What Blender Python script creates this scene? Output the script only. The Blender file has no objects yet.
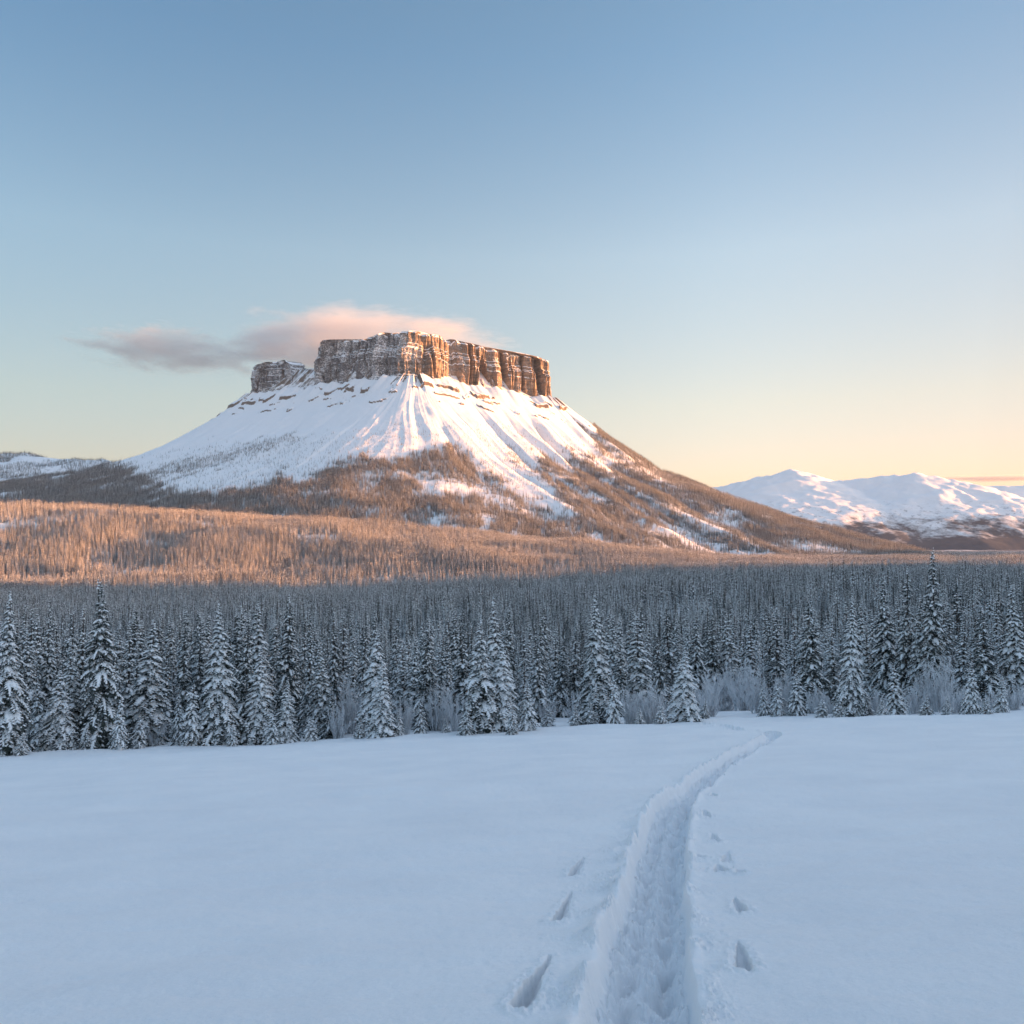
import bpy, math, random
import numpy as np

S = bpy.context.scene
COL = S.collection
rad = math.radians

# ------------------------------------------------------------------ camera
F = 796.4                       # focal length in pixels of the 1024 frame
PITCH = math.atan(33.0 / F)
cam_d = bpy.data.cameras.new('camera')
cam_d.sensor_width = 36.0
cam_d.lens = 28.0
cam_d.clip_start = 0.1
cam_d.clip_end = 60000
cam = bpy.data.objects.new('camera', cam_d)
cam.rotation_euler = (math.pi / 2 + PITCH, 0, 0)
COL.objects.link(cam)
S.camera = cam

# ------------------------------------------------------------------ light
SUN_EL = 5.0                    # degrees above the horizon
SUN_A = 90.0                    # degrees from straight behind the camera towards the right
SUN_AZ = 180.0 - SUN_A          # clockwise from +Y
world = bpy.data.worlds.new('World')
S.world = world
world.use_nodes = True
nt = world.node_tree
for n in list(nt.nodes):
    nt.nodes.remove(n)
w_out = nt.nodes.new('ShaderNodeOutputWorld')
w_bg = nt.nodes.new('ShaderNodeBackground')
w_sky = nt.nodes.new('ShaderNodeTexSky')
w_sky.sky_type = 'NISHITA'
w_sky.sun_disc = False
w_sky.sun_elevation = rad(SUN_EL)
w_sky.sun_rotation = rad(SUN_AZ)
w_sky.altitude = 300
w_sky.air_density = 1.0
w_sky.dust_density = 0.6
w_sky.ozone_density = 2.0
# warm belt of dusty air low over the horizon
w_geo = nt.nodes.new('ShaderNodeTexCoord')
w_sep = nt.nodes.new('ShaderNodeSeparateXYZ')
nt.links.new(w_geo.outputs['Generated'], w_sep.inputs[0])
w_ramp = nt.nodes.new('ShaderNodeValToRGB')
nt.links.new(w_sep.outputs['Z'], w_ramp.inputs[0])
SKY_RAMP = [(0.0, (1.04, 0.68, 0.66)), (0.07, (1.07, 0.69, 0.64)), (0.17, (1.36, 0.90, 0.69)), (0.34, (1.52, 1.14, 0.91)), (0.53, (1.06, 1.01, 0.93)), (0.61, (1.0, 0.98, 0.90)), (0.78, (2.75, 2.02, 1.60)), (1.0, (4.15, 2.85, 2.18))]
while len(w_ramp.color_ramp.elements) < len(SKY_RAMP):
    w_ramp.color_ramp.elements.new(0.5)
for e_, (p_, c_) in zip(w_ramp.color_ramp.elements, SKY_RAMP):
    e_.position = p_
for e_, (p_, c_) in zip(w_ramp.color_ramp.elements, SKY_RAMP):
    e_.color = (*c_, 1)
# the air opposite the far sun is a little dimmer towards the left
w_lr = nt.nodes.new('ShaderNodeMapRange')
nt.links.new(w_sep.outputs['X'], w_lr.inputs[0])
for i_, v_ in enumerate((-1.0, 1.0, 0.0, 1.0)):
    w_lr.inputs[i_ + 1].default_value = v_
w_lrr = nt.nodes.new('ShaderNodeValToRGB')
nt.links.new(w_lr.outputs[0], w_lrr.inputs[0])
LR = [(0.0, (0.45, 0.50, 0.55)), (0.25, (0.42, 0.52, 0.60)), (0.60, (1.08, 1.03, 1.02)), (0.75, (0.70, 0.66, 0.67)), (0.80, (0.72, 0.68, 0.69)), (0.90, (1.1, 1.0, 1.0)), (1.0, (1.9, 1.65, 1.6))]
while len(w_lrr.color_ramp.elements) < len(LR):
    w_lrr.color_ramp.elements.new(0.5)
for e_, (p_, c_) in zip(w_lrr.color_ramp.elements, LR):
    e_.position = p_
for e_, (p_, c_) in zip(w_lrr.color_ramp.elements, LR):
    e_.color = (*c_, 1)
w_lrr.color_ramp.interpolation = 'B_SPLINE'
w_mul2 = nt.nodes.new('ShaderNodeMix'); w_mul2.data_type = 'RGBA'; w_mul2.blend_type = 'MULTIPLY'; w_mul2.inputs[0].default_value = 1.0
nt.links.new(w_lrr.outputs[0], w_mul2.inputs[7])
w_mul = nt.nodes.new('ShaderNodeMix')
w_mul.data_type = 'RGBA'; w_mul.blend_type = 'MULTIPLY'; w_mul.inputs[0].default_value = 1.0
nt.links.new(w_sky.outputs[0], w_mul.inputs[6])
nt.links.new(w_ramp.outputs[0], w_mul.inputs[7])
nt.links.new(w_mul.outputs[2], w_mul2.inputs[6])
nt.links.new(w_mul2.outputs[2], w_bg.inputs[0])
nt.links.new(w_bg.outputs[0], w_out.inputs[0])
w_bg.inputs[1].default_value = 0.15

sun_d = bpy.data.lights.new('sun', 'SUN')
sun_d.energy = 4.8
sun_d.angle = rad(0.5)
sun_d.color = (1.0, 0.415, 0.15)
sun = bpy.data.objects.new('sun', sun_d)
sx, sy, sz = (math.sin(rad(SUN_AZ)) * math.cos(rad(SUN_EL)),
              math.cos(rad(SUN_AZ)) * math.cos(rad(SUN_EL)), math.sin(rad(SUN_EL)))
from mathutils import Vector
sun.rotation_euler = Vector((sx, sy, sz)).to_track_quat('Z', 'Y').to_euler()
sun.location = (800, -300, 500)
COL.objects.link(sun)

S.view_settings.view_transform = 'Standard'
S.view_settings.look = 'None'
S.view_settings.gamma = 1
S.view_settings.exposure = 1.92

# ------------------------------------------------------------------ helpers
def hash2(ix, iy, seed):
    h = (ix.astype(np.int64) * 374761393 + iy.astype(np.int64) * 668265263 + seed * 974711) & 0xffffffff
    h = ((h ^ (h >> 13)) * 1274126177) & 0xffffffff
    h = ((h ^ (h >> 16)) * 2246822519) & 0xffffffff
    return (h ^ (h >> 15)) & 0xffffffff

def perlin(x, y, seed=0):
    x = np.asarray(x, float); y = np.asarray(y, float)
    x, y = np.broadcast_arrays(x, y)
    ix = np.floor(x); iy = np.floor(y)
    fx = x - ix; fy = y - iy
    u = fx * fx * fx * (fx * (fx * 6 - 15) + 10)
    v = fy * fy * fy * (fy * (fy * 6 - 15) + 10)
    def g(dx, dy):
        a = hash2(ix + dx, iy + dy, seed) * (2 * math.pi / 4294967296.0)
        return np.cos(a) * (fx - dx) + np.sin(a) * (fy - dy)
    a = g(0, 0); b = g(1, 0); c = g(0, 1); d = g(1, 1)
    r = a + u * (b - a)
    return (r + v * ((c + u * (d - c)) - r)) * 1.4

def fbm(x, y, seed=0, octs=4, gain=0.5, lac=2.03):
    t = 0.0; amp = 1.0
    for k in range(octs):
        t = t + amp * perlin(x, y, seed + 17 * k)
        x = x * lac + 11.3; y = y * lac + 5.7; amp *= gain
    return t

def ridged(x, y, seed=0, octs=4, gain=0.5):
    t = 0.0; amp = 1.0
    for k in range(octs):
        t = t + amp * (1 - 2 * np.abs(perlin(x, y, seed + 31 * k)))
        x = x * 2.07 + 3.1; y = y * 2.07 + 7.9; amp *= gain
    return t

def sstep(a, b, x):
    t = np.clip((x - a) / (b - a), 0, 1)
    return t * t * (3 - 2 * t)

CP, SP = math.cos(PITCH), math.sin(PITCH)
def project(X, Y, Z):
    d = np.maximum(Y * CP + Z * SP, 1e-3)
    return 512 + F * X / d, 512 - F * (Z * CP - Y * SP) / d

def mesh_from(name, verts, quads, tris=None, smooth=True):
    """numpy arrays -> mesh"""
    me = bpy.data.meshes.new(name)
    verts = np.asarray(verts, np.float32)
    quads = np.asarray(quads, np.int32).reshape(-1, 4)
    tris = np.zeros((0, 3), np.int32) if tris is None else np.asarray(tris, np.int32).reshape(-1, 3)
    nq, nt_ = len(quads), len(tris)
    me.vertices.add(len(verts))
    me.vertices.foreach_set('co', verts.ravel())
    me.loops.add(nq * 4 + nt_ * 3)
    me.loops.foreach_set('vertex_index', np.concatenate([quads.ravel(), tris.ravel()]))
    me.polygons.add(nq + nt_)
    starts = np.concatenate([np.arange(nq) * 4, nq * 4 + np.arange(nt_) * 3]).astype(np.int32)
    me.polygons.foreach_set('loop_start', starts)
    me.update(calc_edges=True)
    if smooth:
        me.polygons.foreach_set('use_smooth', np.ones(nq + nt_, bool))
    me.validate()
    return me

def link(name, me, mat=None, parent=None):
    o = bpy.data.objects.new(name, me)
    COL.objects.link(o)
    if mat is not None:
        me.materials.append(mat)
    if parent is not None:
        o.parent = parent
    return o

def tag(o, label, cat, group=None, kind=None):
    o['label'] = label
    o['category'] = cat
    if group: o['group'] = group
    if kind: o['kind'] = kind
    return o

def grid_quads(nr, nc, wrap=False):
    r = np.arange(nr - 1)[:, None]
    c = np.arange(nc if wrap else nc - 1)[None, :]
    c2 = (c + 1) % nc
    return np.stack([r * nc + c, r * nc + c2, (r + 1) * nc + c2, (r + 1) * nc + c], -1).reshape(-1, 4)

# ------------------------------------------------------------------ materials
def new_mat(name):
    m = bpy.data.materials.new(name)
    m.use_nodes = True
    t = m.node_tree
    b = t.nodes['Principled BSDF']
    b.inputs['Specular IOR Level'].default_value = 0.25
    return m, t, b

def N(t, kind, **kw):
    n = t.nodes.new(kind)
    for k, v in kw.items():
        if k.startswith('i_'):
            n.inputs[k[2:]].default_value = v
        else:
            setattr(n, k, v)
    return n

def noise(t, vec, scale, detail=4, rough=0.55):
    n = N(t, 'ShaderNodeTexNoise')
    n.inputs['Scale'].default_value = scale
    n.inputs['Detail'].default_value = detail
    n.inputs['Roughness'].default_value = rough
    if vec is not None:
        t.links.new(vec, n.inputs['Vector'])
    return n.outputs[0]

def math_n(t, op, a, b=None, clamp=False):
    n = N(t, 'ShaderNodeMath', operation=op)
    n.use_clamp = clamp
    for i, v in enumerate((a, b)):
        if v is None: continue
        if isinstance(v, (int, float)): n.inputs[i].default_value = v
        else: t.links.new(v, n.inputs[i])
    return n.outputs[0]

def maprange(t, v, a, b, c=0.0, d=1.0):
    n = N(t, 'ShaderNodeMapRange')
    n.interpolation_type = 'SMOOTHSTEP'
    t.links.new(v, n.inputs[0])
    for i, x in enumerate((a, b, c, d)):
        n.inputs[i + 1].default_value = x
    return n.outputs[0]

def mixc(t, fac, a, b):
    n = N(t, 'ShaderNodeMix', data_type='RGBA')
    if isinstance(fac, (int, float)): n.inputs[0].default_value = fac
    else: t.links.new(fac, n.inputs[0])
    for i, v in ((6, a), (7, b)):
        if isinstance(v, tuple): n.inputs[i].default_value = (*v, 1)
        else: t.links.new(v, n.inputs[i])
    return n.outputs[2]

def bump(t, b, h, strength, dist):
    n = N(t, 'ShaderNodeBump')
    n.inputs['Strength'].default_value = strength
    n.inputs['Distance'].default_value = dist
    t.links.new(h, n.inputs['Height'])
    t.links.new(n.outputs[0], b.inputs['Normal'])

SNOW = (0.89, 0.90, 0.92)

# open snow of the clearing
M_FIELD, t, b = new_mat('field_snow')
geo = N(t, 'ShaderNodeNewGeometry')
n1 = noise(t, geo.outputs['Position'], 0.35, 3)
n2 = noise(t, geo.outputs['Position'], 80, 5, 0.75)
n3 = noise(t, geo.outputs['Position'], 9, 4, 0.6)
ng = noise(t, geo.outputs['Position'], 28, 6, 0.8)
t.links.new(mixc(t, maprange(t, math_n(t, 'ADD', math_n(t, 'MULTIPLY', n1, 0.5), math_n(t, 'MULTIPLY', ng, 0.8)), 0.35, 0.95), (0.80, 0.82, 0.85), (0.94, 0.945, 0.95)), b.inputs['Base Color'])
b.inputs['Roughness'].default_value = 0.75
hh = math_n(t, 'ADD', math_n(t, 'MULTIPLY', n2, 0.35), n3)
bump(t, b, hh, 0.9, 0.025)

# trodden snow in the path
M_PATH, t, b = new_mat('trodden_snow')
geo = N(t, 'ShaderNodeNewGeometry')
n1 = noise(t, geo.outputs['Position'], 3, 4)
n2 = noise(t, geo.outputs['Position'], 26, 6, 0.7)
t.links.new(mixc(t, n1, (0.82, 0.85, 0.885), (0.88, 0.89, 0.905)), b.inputs['Base Color'])
b.inputs['Roughness'].default_value = 0.75
bump(t, b, n2, 0.5, 0.03)

# snow under and between the trees, distant plain with woods
M_TERRAIN, t, b = new_mat('valley_snow')
geo = N(t, 'ShaderNodeNewGeometry')
sepx = N(t, 'ShaderNodeSeparateXYZ'); t.links.new(geo.outputs['Position'], sepx.inputs[0])
n1 = noise(t, geo.outputs['Position'], 0.004, 8, 0.65)
n2 = noise(t, geo.outputs['Position'], 0.06, 4, 0.7)
wood = mixc(t, n2, (0.055, 0.055, 0.06), (0.26, 0.25, 0.27))
far = maprange(t, sepx.outputs['Y'], 2200, 3600)
patch = maprange(t, n1, 0.36, 0.50)
t.links.new(mixc(t, math_n(t, 'MULTIPLY', far, patch), SNOW, wood), b.inputs['Base Color'])
b.inputs['Roughness'].default_value = 0.8

def mountain_mat(name, tree_lo, tree_hi, noise_scale, rock_amt, tree_on=True):
    m, t, b = new_mat(name)
    geo = N(t, 'ShaderNodeNewGeometry')
    sp = N(t, 'ShaderNodeSeparateXYZ'); t.links.new(geo.outputs['Position'], sp.inputs[0])
    sn = N(t, 'ShaderNodeSeparateXYZ'); t.links.new(geo.outputs['True Normal'], sn.inputs[0])
    nb = noise(t, geo.outputs['Position'], noise_scale, 8, 0.65)
    nf = noise(t, geo.outputs['Position'], noise_scale * 9, 6, 0.7)
    rockc = mixc(t, nf, (0.10, 0.085, 0.075), (0.27, 0.21, 0.165))
    steep = math_n(t, 'ADD', sn.outputs['Z'], math_n(t, 'MULTIPLY', math_n(t, 'SUBTRACT', nf, 0.5), 0.5))
    np_ = noise(t, geo.outputs['Position'], 0.16, 5, 0.75)
    bits = math_n(t, 'MULTIPLY', maprange(t, math_n(t, 'ADD', np_, math_n(t, 'MULTIPLY', math_n(t, 'SUBTRACT', nb, 0.5), 0.5)), 0.66, 0.72), maprange(t, sp.outputs['Z'], 330, 560))
    rock = math_n(t, 'SUBTRACT', 1.0, maprange(t, steep, rock_amt - 0.06, rock_amt + 0.06))
    if not tree_on: rock = math_n(t, 'MAXIMUM', rock, math_n(t, 'MULTIPLY', bits, 0.8))
    c = mixc(t, rock, SNOW, rockc)
    if tree_on:
        hz = math_n(t, 'ADD', sp.outputs['Z'], math_n(t, 'MULTIPLY', math_n(t, 'SUBTRACT', nb, 0.5), 900))
        hz = math_n(t, 'ADD', hz, math_n(t, 'MULTIPLY', math_n(t, 'SUBTRACT', nf, 0.5), 260))
        wd = math_n(t, 'SUBTRACT', 1.0, maprange(t, hz, tree_lo, tree_hi))
        wc = mixc(t, nf, (0.012, 0.017, 0.028), (0.060, 0.072, 0.105))
        spk = math_n(t, 'MULTIPLY', maprange(t, nf, 0.54, 0.62), math_n(t, 'SUBTRACT', 1.0, maprange(t, sp.outputs['Z'], 200, 480)))
        wd = math_n(t, 'MAXIMUM', wd, math_n(t, 'MULTIPLY', spk, 0.6))
        c = mixc(t, wd, c, wc)
    t.links.new(c, b.inputs['Base Color'])
    b.inputs['Roughness'].default_value = 0.85
    bump(t, b, nf, 0.5, 3.0)
    return m

M_TALUS = mountain_mat('mountain_snow', 0, 0, 0.006, 0.50, False)
M_FAR = mountain_mat('far_mountain_snow', 70, 240, 0.0022, 0.35, True)
M_LHILL = mountain_mat('hill_snow', 120, 220, 0.004, 0.3, True)

# banded cliff rock with snow on its ledges
M_ROCK, t, b = new_mat('cliff_rock')
geo = N(t, 'ShaderNodeNewGeometry')
sn = N(t, 'ShaderNodeSeparateXYZ'); t.links.new(geo.outputs['True Normal'], sn.inputs[0])
mp = N(t, 'ShaderNodeMapping'); mp.inputs['Scale'].default_value = (0.012, 0.012, 0.11)
t.links.new(geo.outputs['Position'], mp.inputs['Vector'])
strata = noise(t, mp.outputs[0], 1.0, 5, 0.6)
mp2 = N(t, 'ShaderNodeMapping'); mp2.inputs['Scale'].default_value = (0.09, 0.09, 0.012)
t.links.new(geo.outputs['Position'], mp2.inputs['Vector'])
streak = noise(t, mp2.outputs[0], 1.0, 5, 0.65)
nf = noise(t, geo.outputs['Position'], 0.12, 6, 0.7)
c = mixc(t, maprange(t, strata, 0.35, 0.62), (0.100, 0.082, 0.070), (0.265, 0.195, 0.140))
c = mixc(t, math_n(t, 'MULTIPLY', maprange(t, streak, 0.5, 0.66), 0.6), c, (0.09, 0.08, 0.075))
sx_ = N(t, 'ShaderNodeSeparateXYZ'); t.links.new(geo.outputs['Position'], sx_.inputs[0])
grey = mixc(t, maprange(t, strata, 0.35, 0.62), (0.072, 0.076, 0.083), (0.165, 0.165, 0.168))      # cooler, darker beds paint the shade of the left faces into the rock
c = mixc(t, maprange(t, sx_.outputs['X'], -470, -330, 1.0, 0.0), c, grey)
lev = math_n(t, 'ADD', sn.outputs['Z'], math_n(t, 'MULTIPLY', math_n(t, 'SUBTRACT', nf, 0.5), 0.55))
npatch = noise(t, geo.outputs['Position'], 0.018, 5, 0.6)
lev = math_n(t, 'ADD', lev, math_n(t, 'MULTIPLY', math_n(t, 'SUBTRACT', npatch, 0.5), 0.9))
snowm = maprange(t, lev, 0.36, 0.46)
fl = noise(t, geo.outputs['Position'], 0.30, 4, 0.7)
sp_ = N(t, 'ShaderNodeSeparateXYZ'); t.links.new(geo.outputs['Position'], sp_.inputs[0])
lee = maprange(t, sp_.outputs['X'], -430, -300, 0.95, 0.22)      # the wind plasters snow on the left faces
snowm = math_n(t, 'MAXIMUM', snowm, math_n(t, 'MULTIPLY', maprange(t, math_n(t, 'ADD', fl, math_n(t, 'MULTIPLY', math_n(t, 'SUBTRACT', npatch, 0.5), 0.5)), 0.515, 0.62), lee))
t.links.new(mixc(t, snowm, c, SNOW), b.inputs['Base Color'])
b.inputs['Roughness'].default_value = 0.9
bump(t, b, nf, 0.8, 2.5)

# tree materials
M_NEEDLE, t, b = new_mat('spruce_needles')
geo = N(t, 'ShaderNodeNewGeometry')
oi = N(t, 'ShaderNodeObjectInfo')
tc = N(t, 'ShaderNodeTexCoord')
n1 = noise(t, tc.outputs['Object'], 2.2, 4, 0.7)
fr = maprange(t, n1, 0.38, 0.72)
cc = mixc(t, oi.outputs['Random'], (0.020, 0.030, 0.027), (0.034, 0.044, 0.036))
t.links.new(mixc(t, math_n(t, 'MULTIPLY', fr, 0.45), cc, (0.38, 0.405, 0.43)), b.inputs['Base Color'])
b.inputs['Roughness'].default_value = 0.8

M_TSNOW, t, b = new_mat('branch_snow')
tc = N(t, 'ShaderNodeTexCoord')
n1 = noise(t, tc.outputs['Object'], 6, 3, 0.6)
t.links.new(mixc(t, n1, (0.88, 0.89, 0.91), (0.945, 0.95, 0.955)), b.inputs['Base Color'])
b.inputs['Roughness'].default_value = 0.8

M_BARK, t, b = new_mat('spruce_bark')
tc = N(t, 'ShaderNodeTexCoord')
mp = N(t, 'ShaderNodeMapping'); mp.inputs['Scale'].default_value = (9, 9, 1.6)
t.links.new(tc.outputs['Object'], mp.inputs['Vector'])
n1 = noise(t, mp.outputs[0], 1.5, 5, 0.7)
t.links.new(mixc(t, n1, (0.045, 0.036, 0.03), (0.16, 0.14, 0.125)), b.inputs['Base Color'])
b.inputs['Roughness'].default_value = 0.9

M_FROST, t, b = new_mat('hoar_frost')
tc = N(t, 'ShaderNodeTexCoord')
n1 = noise(t, tc.outputs['Object'], 3, 3, 0.6)
t.links.new(mixc(t, n1, (0.72, 0.74, 0.77), (0.86, 0.875, 0.90)), b.inputs['Base Color'])
b.inputs['Roughness'].default_value = 0.85

# ------------------------------------------------------------------ ground heights
H0, SL, TILT = 2.80, 0.188, 0.042

CREST = np.array([(1020, 760), (880, 560), (690, 300), (600, 0), (640, -420), (800, -900)], float)
CREST_H = 185.0

def dist_poly(X, Y, P):
    best = np.full(np.shape(X), 1e18)
    for (ax, ay), (bx, by) in zip(P[:-1], P[1:]):
        dx, dy = bx - ax, by - ay
        tt = np.clip(((X - ax) * dx + (Y - ay) * dy) / (dx * dx + dy * dy), 0, 1)
        best = np.minimum(best, (X - ax - tt * dx) ** 2 + (Y - ay - tt * dy) ** 2)
    return np.sqrt(best)

def base_h(X, Y):
    """clearing slope -> valley floor -> foothill, without the fine snow relief"""
    Ye = np.where(Y < 100, Y, 100 + 135 * (1 - np.exp(-(np.maximum(Y, 100) - 100) / 135)))
    Ye = np.where(Y < -60, -60 - 80 * (1 - np.exp((Y + 60) / 80.0)), Ye)
    z = -H0 - SL * Ye + TILT * 240 * np.tanh(X / 240)
    # gentle swells of the valley
    far = sstep(110, 400, Y)
    z = z + far * (5.0 * fbm(X / 260, Y / 260, 3, 3))
    z = z + 6 * sstep(40, 190, X) * sstep(110, 240, Y) * (1 - sstep(450, 900, Y))
    # long wooded foothill on the left
    crest_y = 1330 + 0.10 * (X + 400) + 40 * perlin(X / 500, 0.3, 8)
    rise = np.interp(X, [-2600, -1600, -840, -350, -100, 200, 420], [150, 140, 112, 90, 62, 24, 0])
    prof = np.where(Y < crest_y, sstep(830, 1, 0) * 0 + sstep(0, 1, (Y - 840) / (crest_y - 840)),
                    1 - 0.65 * sstep(0, 1, (Y - crest_y) / 700))
    z = z + rise * prof * (1 + 0.10 * fbm(X / 170, Y / 170, 21, 3)) + sstep(850, 1100, Y) * sstep(2600, 1500, Y) * 7 * fbm(X / 120, Y / 120, 33, 3)
    # wooded ridge right of the camera, out of the frame, that shades the valley
    d = dist_poly(X, Y, CREST)
    z = z + (CREST_H + 12 * fbm(X / 130, Y / 130, 91, 3) - z) * np.exp(-(d / 125.0) ** 2)
    # spur far to the right, out of the frame, added to shade the far plain
    ax, ay, bx, by = 2600.0, 1750.0, 3800.0, 3100.0
    tt = np.clip(((X - ax) * (bx - ax) + (Y - ay) * (by - ay)) / ((bx - ax) ** 2 + (by - ay) ** 2), 0, 1)
    d2 = (X - ax - tt * (bx - ax)) ** 2 + (Y - ay - tt * (by - ay)) ** 2
    z = z + (150 - z) * np.exp(-d2 / 190.0 ** 2)
    return z

def field_pt(px, py):
    """point of the clearing's slope seen at a pixel of the layout sketch"""
    a = (px - 512) / F; bb = -(py - 512) / F
    dx, dy, dz = a, CP - bb * SP, SP + bb * CP
    k = -H0 / (dz + SL * dy - TILT * dx)
    return k * dx, k * dy

# centre line of the trodden path
pc = [(640, 1024), (646, 960), (653, 900), (660, 850), (668, 820), (679, 800), (698, 781), (718, 765),
      (745, 751), (763, 742), (773, 736.5), (764, 732.5), (742, 729.5), (722, 726.5), (700, 723.5)]
PW = np.array([field_pt(*p) for p in pc])
PW = np.vstack([PW[0] + (PW[0] - PW[1]) / np.linalg.norm(PW[0] - PW[1]) * np.array([[8.5], [5.0], [2.2]]), PW])
def spline(P, per=24):
    out = []
    n = len(P)
    for i in range(n - 1):
        p0 = P[max(i - 1, 0)]; p1 = P[i]; p2 = P[i + 1]; p3 = P[min(i + 2, n - 1)]
        for k in range(per):
            u = k / per
            out.append(0.5 * ((2 * p1) + (-p0 + p2) * u + (2 * p0 - 5 * p1 + 4 * p2 - p3) * u * u + (-p0 + 3 * p1 - 3 * p2 + p3) * u ** 3))
    out.append(P[-1])
    return np.array(out)
PL = spline(PW)
seg = np.linalg.norm(np.diff(PL, axis=0), axis=1)
PS = np.concatenate([[0], np.cumsum(seg)])
S_END = PS[np.argmax(PL[:, 0])]
print('path length', PS[-1], 'bend at', S_END)
TAN = np.gradient(PL, axis=0); TAN /= np.linalg.norm(TAN, axis=1)[:, None]

def path_coords(X, Y):
    """arc length and signed offset (+ right of the walking direction) from the path"""
    s = np.zeros(X.size); q = np.full(X.size, 99.0)
    x = X.ravel(); y = Y.ravel()
    for i in range(0, x.size, 60000):
        dx = x[i:i + 60000, None] - PL[None, :, 0]; dy = y[i:i + 60000, None] - PL[None, :, 1]
        k = np.argmin(dx * dx + dy * dy, 1)
        r = np.arange(len(k))
        along = dx[r, k] * TAN[k, 0] + dy[r, k] * TAN[k, 1]
        lat = dx[r, k] * TAN[k, 1] - dy[r, k] * TAN[k, 0]
        s[i:i + 60000] = PS[k] + along
        over = np.where((k == 0) | (k == len(PL) - 1), np.maximum(np.abs(along) - 0.3, 0), 0)
        q[i:i + 60000] = np.sign(lat) * np.sqrt(lat ** 2 + over ** 2)
    return s.reshape(X.shape), q.reshape(X.shape)

# (heel px, toe px, width m, depth m)
PRINTS = [((521, 1013), (551, 962), 0.19, 0.30), ((556, 922), (571, 886), 0.17, 0.26), ((573, 869), (584, 853), 0.15, 0.16),
          ((744, 976), (739, 950), 0.16, 0.26), ((742, 912), (735, 896), 0.15, 0.22), ((722, 868), (718, 862), 0.24, 0.26),
          ((726, 858), (728, 848), 0.16, 0.12), ((716, 838), (712, 833), 0.17, 0.18), ((707, 818), (704, 814), 0.18, 0.17),
          ((741, 870), (735, 867), 0.14, 0.08), ((700, 855), (692, 851), 0.2, 0.08), ((714, 799), (712, 797), 0.16, 0.15),
          ((722, 774), (720, 773), 0.18, 0.15), ((734, 765), (732, 764), 0.2, 0.15)]

MOUNDS = [(735, 709.5, 5.6, 2.6, 1.35), (342, 731, 1.7, 1.4, 0.95), (552, 718.5, 4.2, 2.5, 0.6), (610, 720, 3, 2, .3)]

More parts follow.
